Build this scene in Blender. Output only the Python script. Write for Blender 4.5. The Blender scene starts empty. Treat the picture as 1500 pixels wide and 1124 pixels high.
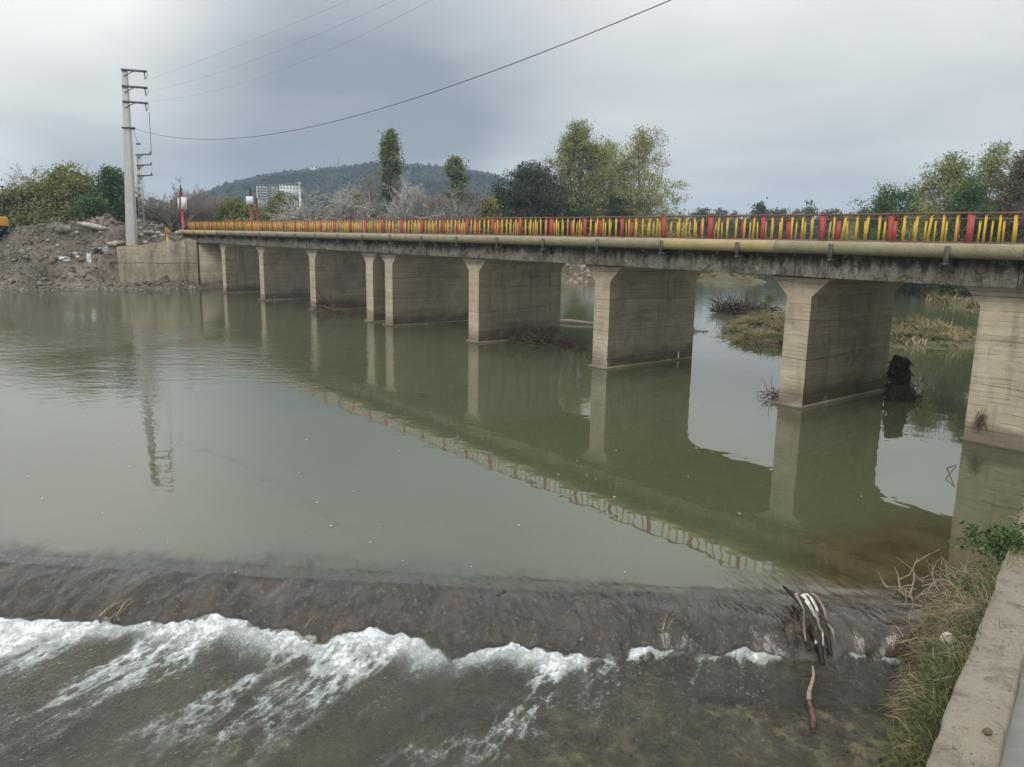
import bpy, bmesh, math, random
import numpy as np
from mathutils import Matrix, Vector

scene = bpy.context.scene
C = scene.collection
PI = math.pi

# ------------------------------------------------------------------ camera
H = 6.5
F0, YAW, PITCH, ROLL = 1136.36, math.radians(141.598), math.radians(10.833), math.radians(0.934)
_f = np.array([math.cos(YAW)*math.cos(PITCH), math.sin(YAW)*math.cos(PITCH), -math.sin(PITCH)])
_r0 = np.array([math.sin(YAW), -math.cos(YAW), 0.0])
_u0 = np.cross(_r0, _f)
_r = math.cos(ROLL)*_r0 + math.sin(ROLL)*_u0
_u = -math.sin(ROLL)*_r0 + math.cos(ROLL)*_u0
cam_d = bpy.data.cameras.new('camera'); cam = bpy.data.objects.new('camera', cam_d); C.objects.link(cam)
cam.matrix_world = Matrix(((_r[0], _u[0], -_f[0], 0), (_r[1], _u[1], -_f[1], 0), (_r[2], _u[2], -_f[2], H), (0, 0, 0, 1)))
cam_d.sensor_width = 36; cam_d.sensor_fit = 'HORIZONTAL'; cam_d.lens = F0/1500*36
cam_d.clip_start = 0.1; cam_d.clip_end = 20000
scene.camera = cam

def ray(x, y):
    return _f + (x-750)/F0*_r - (y-562)/F0*_u
def at(x, y, z=0.0):
    d = ray(x, y); t = (z-H)/d[2]
    return np.array([d[0]*t, d[1]*t, z])
def dep(x, y, dist):
    d = ray(x, y); k = dist/math.hypot(d[0], d[1])
    return np.array([d[0]*k, d[1]*k, H+d[2]*k])

# ------------------------------------------------------------------ node helper
class NT:
    def __init__(s, tree): s.t = tree; tree.nodes.clear()
    def n(s, typ, ins=None, out=0, **props):
        nd = s.t.nodes.new(typ)
        for k, v in props.items(): setattr(nd, k, v)
        for k, v in (ins or {}).items():
            if isinstance(v, bpy.types.NodeSocket): s.t.links.new(v, nd.inputs[k])
            else: nd.inputs[k].default_value = v
        return nd.outputs[out] if out is not None else nd
    def math(s, op, a, b=0.0, c=0.0, clamp=False):
        return s.n('ShaderNodeMath', {0: a, 1: b, 2: c}, operation=op, use_clamp=clamp)
    def mix(s, f, a, b):
        nd = s.n('ShaderNodeMix', None, None, data_type='RGBA')
        for k, v in ((0, f), (6, a), (7, b)):
            if isinstance(v, bpy.types.NodeSocket): s.t.links.new(v, nd.inputs[k])
            else: nd.inputs[k].default_value = v if k == 0 else (tuple(v)+(1,))[:4]
        return nd.outputs[2]
    def ramp(s, f, stops, interp='LINEAR'):
        nd = s.n('ShaderNodeValToRGB', {0: f}, None)
        cr = nd.color_ramp; cr.interpolation = interp
        while len(cr.elements) < len(stops): cr.elements.new(0.5)
        for e, (p, c) in zip(cr.elements, stops):
            e.position = p; e.color = (c, c, c, 1) if isinstance(c, (int, float)) else (tuple(c)+(1,))[:4]
        return nd.outputs[0]
    def noise(s, vec, scale, detail=4, rough=0.55, dist=0.0, out=0):
        return s.n('ShaderNodeTexNoise', {'Vector': vec, 'Scale': scale, 'Detail': detail, 'Roughness': rough, 'Distortion': dist}, out)
    def scalev(s, vec, sc):
        return s.n('ShaderNodeMapping', {'Vector': vec, 'Scale': sc})
    def mapr(s, v, a, b, c=0.0, d=1.0, smooth=True):
        return s.n('ShaderNodeMapRange', {0: v, 1: a, 2: b, 3: c, 4: d}, interpolation_type='SMOOTHSTEP' if smooth else 'LINEAR')

# ------------------------------------------------------------------ world: overcast sky
SUN_AZ, SUN_EL = math.radians(292), math.radians(46)      # direction the light comes from
world = bpy.data.worlds.new('World'); scene.world = world; world.use_nodes = True
w = NT(world.node_tree)
gen = w.n('ShaderNodeTexCoord', None, 0)
sep = w.n('ShaderNodeSeparateXYZ', {0: gen}, None)
dz = w.math('MAXIMUM', sep.outputs[2], 0.0)
den = w.math('ADD', dz, 0.16)
proj = w.n('ShaderNodeCombineXYZ', {0: w.math('DIVIDE', sep.outputs[0], den), 1: w.math('DIVIDE', sep.outputs[1], den), 2: 0.0})
cl1 = w.noise(proj, 0.85, 5, 0.50, 0.35)
cl2 = w.noise(w.scalev(proj, (0.5, 0.5, 1)), 0.55, 3, 0.45, 0.2)
def lobe(px, py, power):
    v = ray(px, py); v = v/np.linalg.norm(v)
    dt = w.n('ShaderNodeVectorMath', {0: gen, 1: tuple(v)}, 1, operation='DOT_PRODUCT')
    return w.math('POWER', w.math('MAXIMUM', dt, 0.0), power)
dens = w.math('ADD', w.math('MULTIPLY', cl1, 0.62), w.math('MULTIPLY', cl2, 0.48))
dens = w.math('SUBTRACT', dens, 0.03)
for (lx_, ly_, pw_, am_) in ((70, 30, 45, -0.66), (330, 205, 110, 0.36), (600, 165, 130, 0.20), (90, 222, 260, 0.34), (930, 90, 60, -0.08), (420, 60, 160, 0.16), (760, 250, 1200, -0.16), (20, 262, 1500, -0.12), (1400, 60, 25, -0.15), (1180, 225, 160, 0.06)):
    dens = w.math('ADD', dens, w.math('MULTIPLY', lobe(lx_, ly_, pw_), am_))      # thin and thick places in the overcast
cloud = w.ramp(dens, [(0.10, (0.86, 0.87, 0.84)), (0.46, (0.55, 0.575, 0.58)), (0.80, (0.265, 0.300, 0.335))])
# overcast luminance rises towards the zenith (CIE overcast sky)
lum = w.math('ADD', w.math('MULTIPLY', w.mapr(dz, 0.14, 0.70, 0, 1), 1.60), 0.97)
cloud = w.n('ShaderNodeVectorMath', {0: cloud, 'Scale': w.math('MULTIPLY', lum, 9.2)}, operation='SCALE')
sky = w.n('ShaderNodeTexSky', None, sky_type='NISHITA', sun_disc=False, sun_elevation=SUN_EL, sun_rotation=PI/2-SUN_AZ, air_density=1.0, dust_density=2.0)
wcol = w.mix(0.93, sky, cloud)
bg = w.n('ShaderNodeBackground', {0: wcol, 1: 0.1})
w.n('ShaderNodeOutputWorld', {0: bg}, None)

sun_d = bpy.data.lights.new('sun', 'SUN'); sun = bpy.data.objects.new('sun', sun_d); C.objects.link(sun)
sun_d.energy = 1.3; sun_d.angle = math.radians(32); sun_d.color = (1.0, 0.95, 0.87)
sv = Vector((math.cos(SUN_AZ)*math.cos(SUN_EL), math.sin(SUN_AZ)*math.cos(SUN_EL), math.sin(SUN_EL)))
sun.rotation_euler = sv.to_track_quat('Z', 'Y').to_euler()

scene.view_settings.view_transform = 'Standard'; scene.view_settings.look = 'None'
scene.view_settings.exposure = 0.3; scene.view_settings.gamma = 1.0
scene.view_settings.use_curve_mapping = False
scene.cycles.max_bounces = 8; scene.cycles.transparent_max_bounces = 12
scene.cycles.diffuse_bounces = 3; scene.cycles.glossy_bounces = 3; scene.cycles.volume_bounces = 1
scene.cycles.caustics_reflective = True; scene.cycles.caustics_refractive = False
scene.cycles.blur_glossy = 0.6; scene.cycles.adaptive_threshold = 0.025; scene.cycles.use_denoising = True
scene.cycles.sample_clamp_indirect = 6

# ------------------------------------------------------------------ object helpers
def tag(o, label=None, cat=None, group=None, kind=None):
    if label: o['label'] = label
    if cat: o['category'] = cat
    if group: o['group'] = group
    if kind: o['kind'] = kind
    return o
def empty(name, loc, label, cat, group=None):
    o = bpy.data.objects.new(name, None); C.objects.link(o); o.location = tuple(loc); o.empty_display_size = 0.2
    return tag(o, label, cat, group)
def link(name, me, parent=None, loc=None):
    o = bpy.data.objects.new(name, me); C.objects.link(o)
    if parent is not None: o.parent = parent
    if loc is not None: o.location = tuple(loc)
    return o
def mesh_np(name, V, Fq, mat, smooth=False, attrs=None):
    """V (n,3); Fq list of (m,k) index arrays (k = 3 or 4)"""
    V = np.asarray(V, np.float32)
    if not isinstance(Fq, (list, tuple)): Fq = [Fq]
    Fq = [np.asarray(f, np.int32) for f in Fq if len(f)]
    me = bpy.data.meshes.new(name)
    me.vertices.add(len(V)); me.vertices.foreach_set('co', V.ravel())
    nl = sum(f.size for f in Fq); npoly = sum(len(f) for f in Fq)
    me.loops.add(nl); me.polygons.add(npoly)
    me.loops.foreach_set('vertex_index', np.concatenate([f.ravel() for f in Fq]))
    tot = np.concatenate([np.full(len(f), f.shape[1], np.int32) for f in Fq])
    start = np.concatenate([[0], np.cumsum(tot)[:-1]]).astype(np.int32)
    me.polygons.foreach_set('loop_start', start)
    if smooth: me.polygons.foreach_set('use_smooth', np.ones(npoly, bool))
    for k, a in (attrs or {}).items():
        at_ = me.attributes.new(k, 'FLOAT', 'POINT'); at_.data.foreach_set('value', np.asarray(a, np.float32))
    me.update(calc_edges=True)
    if mat: me.materials.append(mat)
    return me
class MB:
    """collects quads / tris for one mesh"""
    def __init__(s): s.V = []; s.Q = []; s.T = []; s.n = 0; s.A = []
    def add(s, V, Q=None, T=None, a=0.0):
        V = np.asarray(V, float).reshape(-1, 3)
        if Q is not None: s.Q.append(np.asarray(Q, int).reshape(-1, 4)+s.n)
        if T is not None: s.T.append(np.asarray(T, int).reshape(-1, 3)+s.n)
        s.V.append(V); s.n += len(V)
        s.A.append(np.full(len(V), a, float) if np.isscalar(a) else np.asarray(a, float))
        return s
    BOXQ = [(0, 3, 2, 1), (4, 5, 6, 7), (0, 1, 5, 4), (1, 2, 6, 5), (2, 3, 7, 6), (3, 0, 4, 7)]
    def box(s, c, size, R=None, a=0.0):
        x, y, z = [q/2 for q in size]
        V = np.array([(-x, -y, -z), (x, -y, -z), (x, y, -z), (-x, y, -z), (-x, -y, z), (x, -y, z), (x, y, z), (-x, y, z)])
        if R is not None: V = V @ np.asarray(R).T
        return s.add(V+np.asarray(c), s.BOXQ, a=a)
    def hexa(s, b4, t4, a=0.0):
        return s.add(list(b4)+list(t4), s.BOXQ, a=a)
    def tubes(s, P, Rad, sides=5, a=0.0, cap=False):
        """P (n,k,3) polylines, Rad (n,k)"""
        P = np.asarray(P, float); Rad = np.asarray(Rad, float)
        if P.ndim == 2: P = P[None]; Rad = Rad[None]
        n, k, _ = P.shape
        if Rad.shape != (n, k): Rad = np.broadcast_to(Rad, (n, k))
        T = np.gradient(P, axis=1); T /= np.linalg.norm(T, axis=2, keepdims=True)+1e-9
        T0 = T.mean(axis=1); T0 /= np.linalg.norm(T0, axis=1, keepdims=True)+1e-9
        ref = np.where(np.abs(T0[:, 2:3]) > 0.8, np.array([[1.0, 0, 0]]), np.array([[0, 0, 1.0]]))[:, None, :]
        X = np.cross(T, ref); X /= np.linalg.norm(X, axis=2, keepdims=True)+1e-9
        Y = np.cross(T, X)
        th = np.arange(sides)/sides*2*PI
        V = P[:, :, None, :] + Rad[:, :, None, None]*(np.cos(th)[None, None, :, None]*X[:, :, None, :] + np.sin(th)[None, None, :, None]*Y[:, :, None, :])
        i = np.arange(k-1)[:, None]; j = np.arange(sides)[None, :]; j2 = (j+1) % sides
        q = np.stack([i*sides+j, i*sides+j2, (i+1)*sides+j2, (i+1)*sides+j], -1).reshape(-1, 4)
        Q = (q[None]+(np.arange(n)*k*sides)[:, None, None]).reshape(-1, 4)
        av = a if np.isscalar(a) else np.repeat(np.asarray(a, float), k*sides)
        Tt = None
        if cap and sides == 4:
            c0 = np.array([[0, 1, 2, 3], [(k-1)*sides+3, (k-1)*sides+2, (k-1)*sides+1, (k-1)*sides]])
            Q = np.concatenate([Q, (c0[None]+(np.arange(n)*k*sides)[:, None, None]).reshape(-1, 4)])
        elif cap:
            e0 = (k-1)*sides
            c0 = np.array([[0, m, m+1] for m in range(1, sides-1)]+[[e0, e0+m+1, e0+m] for m in range(1, sides-1)])
            Tt = (c0[None]+(np.arange(n)*k*sides)[:, None, None]).reshape(-1, 3)
        return s.add(V.reshape(-1, 3), Q, Tt, a=av)
    def mesh(s, name, mat, smooth=False):
        F = []
        if s.Q: F.append(np.concatenate(s.Q))
        if s.T: F.append(np.concatenate(s.T))
        return mesh_np(name, np.concatenate(s.V), F, mat, smooth, {'rnd': np.concatenate(s.A)})
    def build(s, name, mat, parent=None, smooth=False, loc=None):
        return link(name, s.mesh(name, mat, smooth), parent, loc)
def bevel(o, wd, seg=2):
    m = o.modifiers.new('bevel', 'BEVEL'); m.width = wd; m.segments = seg; m.limit_method = 'ANGLE'; m.angle_limit = math.radians(40)
    return o
def prism_y(mb, prof, y0, y1):
    """convex/star XZ profile extruded along Y, with end caps as a fan"""
    n = len(prof)
    V = [(x, y0, z) for x, z in prof]+[(x, y1, z) for x, z in prof]
    Q = [(i, (i+1) % n, n+(i+1) % n, n+i) for i in range(n)]
    mb.add(V, Q)
    return mb

# value noise
def _hash(ix, iy, seed):
    h = (ix.astype(np.int64)*374761393 + iy.astype(np.int64)*668265263 + seed*1442695041) & 0xffffffff
    h = ((h ^ (h >> 13))*1274126177) & 0xffffffff
    return ((h ^ (h >> 16)) & 0xffffff)/float(0xffffff)
def vnoise(x, y, seed=0):
    x = np.asarray(x, float); y = np.asarray(y, float)
    ix = np.floor(x); iy = np.floor(y); fx = x-ix; fy = y-iy
    fx = fx*fx*fx*(fx*(fx*6-15)+10); fy = fy*fy*fy*(fy*(fy*6-15)+10)
    a = _hash(ix, iy, seed); b = _hash(ix+1, iy, seed); c = _hash(ix, iy+1, seed); d = _hash(ix+1, iy+1, seed)
    return (a*(1-fx)+b*fx)*(1-fy)+(c*(1-fx)+d*fx)*fy
def fbm(x, y, oct=4, seed=0, gain=0.5):
    s = 0; amp = 1; tot = 0; k = 1.0
    for i in range(oct):
        s = s+amp*vnoise(x*k+i*17.3, y*k-i*9.1, seed+i); tot += amp; amp *= gain; k *= 2.03
    return s/tot
def sstep(a, b, x):
    t = np.clip((np.asarray(x, float)-a)/(b-a), 0, 1); return t*t*(3-2*t)
def grid_faces(nx, ny, flip=False):
    i = np.arange(nx-1)[:, None]; j = np.arange(ny-1)[None, :]
    a = i*ny+j
    q = np.stack([a, a+ny, a+ny+1, a+1], -1).reshape(-1, 4)
    return q[:, ::-1] if flip else q

# ------------------------------------------------------------------ materials
def new_mat(name):
    m = bpy.data.materials.new(name); m.use_nodes = True
    return m, NT(m.node_tree)
def finish(nt, col, rough=0.85, bump=None, bstr=0.3, bdist=0.02, spec=0.35, metal=0.0):
    ins = {'Base Color': col if isinstance(col, bpy.types.NodeSocket) else tuple(col)+(1,), 'Roughness': rough, 'Specular IOR Level': spec, 'Metallic': metal}
    if bump is not None: ins['Normal'] = nt.n('ShaderNodeBump', {'Height': bump, 'Strength': bstr, 'Distance': bdist})
    b = nt.n('ShaderNodeBsdfPrincipled', ins)
    nt.n('ShaderNodeOutputMaterial', {0: b}, None)
M = {}
def simple(name, c1, c2, scale=6, rough=0.85, bstr=0.3, bdist=0.01, detail=5, spec=0.35, lo=0.35, hi=0.68, c3=None):
    m, t = new_mat(name); pos = t.n('ShaderNodeNewGeometry', None, 0)
    n1 = t.noise(pos, scale, detail); n2 = t.noise(pos, scale*6, 4)
    st = [(lo, c1), (hi, c2)] if c3 is None else [(lo, c1), ((lo+hi)/2, c2), (hi, c3)]
    col = t.ramp(t.math('ADD', t.math('MULTIPLY', n1, 0.75), t.math('MULTIPLY', n2, 0.25)), st)
    finish(t, col, rough, n2, bstr, bdist, spec); M[name] = m
    return m

def concrete(name, base, dark, boards=True, damp=True, zoff=0.0):
    m, t = new_mat(name)
    obj = t.n('ShaderNodeNewGeometry', None, 0)
    s = t.n('ShaderNodeSeparateXYZ', {0: obj}, None)
    x, y, z = s.outputs
    tone = t.noise(obj, 0.55, 5, 0.6)
    speck = t.noise(obj, 14, 4, 0.6)
    band = t.noise(t.scalev(obj, (0.10, 0.10, 2.2)), 1.6, 5, 0.65, 0.4)      # horizontal pours
    run = t.noise(t.scalev(obj, (1.8, 1.8, 0.18)), 1.6, 4, 0.6)               # vertical run marks
    col = t.ramp(t.math('ADD', t.math('MULTIPLY', tone, 0.5), t.math('MULTIPLY', band, 0.5)), [(0.30, dark), (0.52, base), (0.72, tuple(min(1, c*1.18) for c in base))])
    col = t.mix(t.mapr(run, 0.50, 0.72, 0, 0.40), col, tuple(c*0.62 for c in dark))
    col = t.mix(t.mapr(speck, 0.55, 0.75, 0, 0.35), col, tuple(c*0.7 for c in dark))
    hgt = speck
    if not boards:
        sp2 = t.noise(obj, 46, 4, 0.7); st2 = t.noise(obj, 3.1, 6, 0.75, 0.6)
        col = t.mix(t.mapr(st2, 0.50, 0.66, 0, 0.6), col, tuple(c*0.55 for c in dark))
        col = t.mix(t.mapr(sp2, 0.56, 0.66, 0, 0.55), col, tuple(c*0.45 for c in dark))
        col = t.mix(t.mapr(sp2, 0.42, 0.34, 0, 0.4), col, tuple(min(1, c*1.5) for c in base))
        hgt = t.math('ADD', speck, t.math('MULTIPLY', sp2, 0.6))
    if boards:
        wob = t.math('MULTIPLY', t.noise(t.scalev(obj, (0.7, 0.7, 0.2)), 1.0, 2), 0.12)
        ph = t.math('FRACT', t.math('DIVIDE', t.math('ADD', z, wob), 0.155))
        ln = t.math('SUBTRACT', 1.0, t.mapr(t.math('ABSOLUTE', t.math('SUBTRACT', ph, 0.5)), 0.0, 0.085))
        keep = t.mapr(t.noise(t.scalev(obj, (0.9, 0.9, 6.0)), 1.1, 3), 0.42, 0.62)
        ln = t.math('MULTIPLY', ln, keep)
        bid = t.math('FLOOR', t.math('DIVIDE', t.math('ADD', t.math('ADD', z, wob), 0.0775), 0.155))
        wn = t.n('ShaderNodeTexWhiteNoise', {'Vector': t.n('ShaderNodeCombineXYZ', {0: bid, 1: t.math('FLOOR', t.math('DIVIDE', y, 3.2)), 2: t.math('FLOOR', t.math('DIVIDE', x, 5.4))})}, 0, noise_dimensions='3D')
        col = t.mix(t.math('MULTIPLY', wn, 0.30), col, tuple(c*0.55 for c in base))
        col = t.mix(t.math('MULTIPLY', ln, 0.78), col, tuple(c*0.24 for c in dark))
        hgt = t.math('SUBTRACT', t.math('MULTIPLY', speck, 0.35), t.math('MULTIPLY', ln, 0.9))
        # a few long cold-joint cracks
        jn = t.noise(t.scalev(obj, (0.25, 0.25, 1.0)), 0.7, 3, 0.5)
        ck = t.math('ABSOLUTE', t.math('SUBTRACT', t.math('FRACT', t.math('ADD', t.math('DIVIDE', z, 1.45), t.math('MULTIPLY', jn, 0.35))), 0.5))
        col = t.mix(t.math('SUBTRACT', 0.75, t.mapr(ck, 0.0, 0.016, 0, 0.75)), col, tuple(c*0.22 for c in dark))
    if damp:
        edge = t.math('ADD', z, t.math('MULTIPLY', t.math('SUBTRACT', t.noise(t.scalev(obj, (0.5, 0.5, 1.5)), 1.4, 4), 0.5), 1.4))
        col = t.mix(t.mapr(edge, 0.15, 1.05, 0.72, 0.0), col, (0.115, 0.088, 0.060))
        bl = t.noise(t.scalev(obj, (0.8, 0.8, 0.9)), 0.8, 6, 0.7, 0.5)
        col = t.mix(t.mapr(bl, 0.52, 0.68, 0, 0.5), col, (0.20, 0.155, 0.11))
        col = t.mix(t.mapr(bl, 0.44, 0.32, 0, 0.35), col, (0.60, 0.54, 0.44))
        sl = t.mapr(t.math('ADD', z, t.math('MULTIPLY', speck, 0.06)), 0.05, 0.13, 0.75, 0.0)
        col = t.mix(sl, col, (0.06, 0.058, 0.035))
    if name == 'wall_pale':
        jz = t.math('ABSOLUTE', t.math('SUBTRACT', t.math('ADD', z, t.math('MULTIPLY', t.noise(obj, 0.4, 3), 0.25)), 2.95))
        col = t.mix(t.mapr(jz, 0.0, 0.07, 0.85, 0.0), col, (0.05, 0.04, 0.03))
        col = t.mix(t.mapr(t.noise(t.scalev(obj, (1.2, 1.2, 0.12)), 1.0, 5, 0.7), 0.50, 0.66, 0, 0.7), col, (0.10, 0.080, 0.058))
    finish(t, col, 0.9, hgt, 0.55, 0.02, 0.25); M[name] = m
concrete('pier_concrete', (0.475, 0.395, 0.288), (0.30, 0.242, 0.172))
concrete('wall_concrete', (0.225, 0.193, 0.145), (0.135, 0.114, 0.086), boards=False, damp=False)

concrete('wall_pale', (0.36, 0.30, 0.215), (0.235, 0.19, 0.135), boards=False, damp=True)
def fascia():
    m, t = new_mat('fascia_concrete')
    pos = t.n('ShaderNodeNewGeometry', None, 0)
    s = t.n('ShaderNodeSeparateXYZ', {0: pos}, None); z = s.outputs[2]
    tone = t.noise(pos, 0.8, 6, 0.65); run = t.noise(t.scalev(pos, (3.0, 3.0, 0.25)), 1.2, 5, 0.65); sp = t.noise(pos, 9, 5, 0.7)
    col = t.ramp(tone, [(0.3, (0.12, 0.105, 0.080)), (0.5, (0.205, 0.185, 0.143)), (0.7, (0.30, 0.275, 0.22))])
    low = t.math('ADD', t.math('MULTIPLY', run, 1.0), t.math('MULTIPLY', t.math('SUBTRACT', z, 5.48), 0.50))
    col = t.mix(t.mapr(low, 0.47, 0.70, 0, 0.9), col, (0.032, 0.029, 0.021))     # algae streaks, plus the pipe's shade painted in darker towards the deck edge
    col = t.mix(t.mapr(sp, 0.50, 0.64, 0, 0.65), col, (0.055, 0.051, 0.036))
    col = t.mix(t.mapr(t.noise(pos, 2.3, 6, 0.75), 0.57, 0.66, 0, 0.55), col, (0.44, 0.42, 0.36))
    gr = t.noise(pos, 1.7, 8, 0.75, 0.8)
    col = t.mix(t.mapr(gr, 0.50, 0.60, 0, 0.72), col, (0.050, 0.045, 0.032))
    col = t.mix(t.mapr(t.noise(t.scalev(pos, (6, 6, 0.5)), 1.4, 5, 0.7), 0.56, 0.66, 0, 0.6), col, (0.045, 0.040, 0.028))
    finish(t, col, 0.95, sp, 0.9, 0.05, 0.2); M['fascia'] = m
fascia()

def paint(name, col, worn, rust, amt=0.5):
    m, t = new_mat(name); pos = t.n('ShaderNodeNewGeometry', None, 0)
    n1 = t.noise(pos, 2.2, 4); n2 = t.noise(pos, 17, 5, 0.7)
    c = t.mix(t.mapr(n1, 0.35, 0.65, 0, 0.75), col, worn)
    c = t.mix(t.mapr(n2, 0.54, 0.66, 0, amt), c, rust)
    finish(t, c, 0.5, n2, 0.15, 0.004, 0.4); M[name] = m
paint('red_paint', (0.46, 0.055, 0.042), (0.34, 0.075, 0.06), (0.11, 0.05, 0.035), 0.6)
paint('yellow_paint', (0.74, 0.44, 0.03), (0.62, 0.40, 0.08), (0.26, 0.13, 0.05), 0.5)
paint('rail_paint', (0.21, 0.085, 0.068), (0.16, 0.115, 0.098), (0.09, 0.055, 0.045), 0.8)
paint('pipe_paint', (0.265, 0.228, 0.135), (0.20, 0.172, 0.10), (0.09, 0.08, 0.045), 0.8)
paint('pipe_yellow', (0.38, 0.29, 0.125), (0.29, 0.235, 0.12), (0.2, 0.17, 0.09), 0.5)
paint('bracket_steel', (0.055, 0.055, 0.05), (0.09, 0.085, 0.07), (0.10, 0.06, 0.035), 0.6)
paint('machine_yellow', (0.62, 0.30, 0.02), (0.50, 0.26, 0.04), (0.2, 0.12, 0.05), 0.3)
simple('black_steel', (0.02, 0.02, 0.022), (0.05, 0.048, 0.045), 3)
simple('galvanised', (0.06, 0.063, 0.066), (0.11, 0.113, 0.116), 3, 0.5)
simple('pole_concrete', (0.40, 0.395, 0.37), (0.54, 0.53, 0.50), 1.2, 0.9)
simple('sign_white', (0.62, 0.63, 0.63), (0.74, 0.75, 0.75), 1.0, 0.6)
simple('wire', (0.025, 0.027, 0.03), (0.04, 0.042, 0.045), 2, 0.6)
simple('wire_pale', (0.2, 0.21, 0.22), (0.26, 0.27, 0.28), 2, 0.6)
simple('asphalt', (0.045, 0.045, 0.045), (0.075, 0.073, 0.068), 2)
simple('path_grey', (0.16, 0.155, 0.145), (0.24, 0.235, 0.22), 1.6, 0.95)
simple('rubble_pale', (0.26, 0.22, 0.175), (0.50, 0.45, 0.385), 2.5, 0.95)
simple('rubble', (0.078, 0.060, 0.045), (0.185, 0.150, 0.115), 0.9, 0.95, c3=(0.36, 0.31, 0.25))
simple('rubble_pink', (0.16, 0.115, 0.09), (0.40, 0.32, 0.27), 0.6, 0.95)
simple('plastic_white', (0.55, 0.57, 0.58), (0.75, 0.77, 0.78), 2.0, 0.4)
simple('cobble', (0.050, 0.040, 0.026), (0.16, 0.125, 0.08), 3.4, 0.75, c3=(0.46, 0.38, 0.26), bstr=1.0, bdist=0.05, lo=0.38, hi=0.64)
simple('pale_stone', (0.36, 0.31, 0.235), (0.50, 0.44, 0.345), 9, 0.85)
simple('driftwood', (0.17, 0.13, 0.095), (0.36, 0.30, 0.23), 14, 0.9)
simple('dark_wood', (0.018, 0.015, 0.012), (0.055, 0.042, 0.03), 12, 0.7)
simple('bleached_bark', (0.42, 0.38, 0.31), (0.72, 0.68, 0.59), 11, 0.85)
simple('red_wood', (0.06, 0.028, 0.02), (0.17, 0.085, 0.06), 12, 0.55)
simple('white_wall', (0.62, 0.63, 0.61), (0.74, 0.74, 0.72), 0.05, 0.9, bstr=0)
simple('pink_wall', (0.44, 0.27, 0.23), (0.50, 0.32, 0.28), 0.05, 0.9, bstr=0)
simple('window_dark', (0.06, 0.065, 0.07), (0.11, 0.115, 0.12), 0.1, 0.3, bstr=0)
simple('roof_grey', (0.16, 0.14, 0.13), (0.22, 0.19, 0.17), 0.1, 0.9, bstr=0)
simple('bark_white', (0.32, 0.295, 0.265), (0.52, 0.49, 0.45), 3, 0.9)
simple('bark_grey', (0.19, 0.165, 0.145), (0.30, 0.265, 0.24), 3, 0.9)
simple('bark_brown', (0.10, 0.08, 0.06), (0.19, 0.155, 0.12), 3, 0.9)
simple('twig_tan', (0.24, 0.205, 0.165), (0.38, 0.335, 0.28), 2, 0.9)
simple('twig_pink', (0.22, 0.175, 0.155), (0.33, 0.275, 0.25), 2, 0.9)
simple('root_dark', (0.022, 0.015, 0.010), (0.085, 0.060, 0.042), 5, 0.95)
simple('twig_brown', (0.07, 0.05, 0.04), (0.18, 0.135, 0.105), 5, 0.95)
simple('rubber', (0.012, 0.012, 0.012), (0.03, 0.028, 0.026), 4, 0.8)

def leafmat(name, cols, trans=0.25):
    m, t = new_mat(name)
    a = t.n('ShaderNodeAttribute', None, 2, attribute_name='rnd')
    n = len(cols)
    col = t.ramp(a, [(i/(n-1), c) for i, c in enumerate(cols)])
    d = t.n('ShaderNodeBsdfPrincipled', {'Base Color': col, 'Roughness': 0.6, 'Specular IOR Level': 0.3})
    tr = t.n('ShaderNodeBsdfTranslucent', {'Color': col})
    t.n('ShaderNodeOutputMaterial', {0: t.n('ShaderNodeMixShader', {0: trans, 1: d, 2: tr})}, None); M[name] = m
leafmat('leaf_poplar', [(0.132, 0.155, 0.053), (0.253, 0.261, 0.091), (0.386, 0.358, 0.149), (0.486, 0.416, 0.202)])
leafmat('leaf_poplar_green', [(0.100, 0.136, 0.049), (0.187, 0.222, 0.074), (0.299, 0.309, 0.122), (0.420, 0.386, 0.185)])
leafmat('leaf_column', [(0.088, 0.120, 0.047), (0.166, 0.189, 0.074), (0.253, 0.252, 0.109)])
leafmat('leaf_dark', [(0.027, 0.039, 0.019), (0.050, 0.065, 0.027), (0.075, 0.087, 0.037), (0.128, 0.096, 0.047)], 0.15)
leafmat('leaf_olive', [(0.108, 0.116, 0.038), (0.190, 0.202, 0.064), (0.289, 0.290, 0.096)])
leafmat('leaf_green', [(0.038, 0.070, 0.023), (0.075, 0.128, 0.037), (0.133, 0.196, 0.060)])
leafmat('leaf_brown', [(0.083, 0.065, 0.037), (0.151, 0.119, 0.067), (0.226, 0.181, 0.100)])
leafmat('leaf_grey', [(0.151, 0.138, 0.093), (0.241, 0.217, 0.153), (0.332, 0.297, 0.213)])
leafmat('leaf_yellow', [(0.166, 0.138, 0.040), (0.271, 0.225, 0.060), (0.241, 0.246, 0.073)])
leafmat('leaf_mixed', [(0.090, 0.080, 0.048), (0.145, 0.140, 0.056), (0.199, 0.173, 0.100), (0.289, 0.215, 0.136)])
leafmat('grass_green', [(0.035, 0.055, 0.015), (0.07, 0.095, 0.025), (0.115, 0.135, 0.04)])
leafmat('grass_straw', [(0.14, 0.105, 0.060), (0.30, 0.235, 0.135), (0.45, 0.365, 0.225)])
leafmat('grass_olive', [(0.11, 0.092, 0.035), (0.215, 0.178, 0.078), (0.36, 0.295, 0.155)])
leafmat('hill_forest', [(0.008, 0.015, 0.010), (0.015, 0.024, 0.014), (0.028, 0.037, 0.020)], 0.0)

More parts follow.
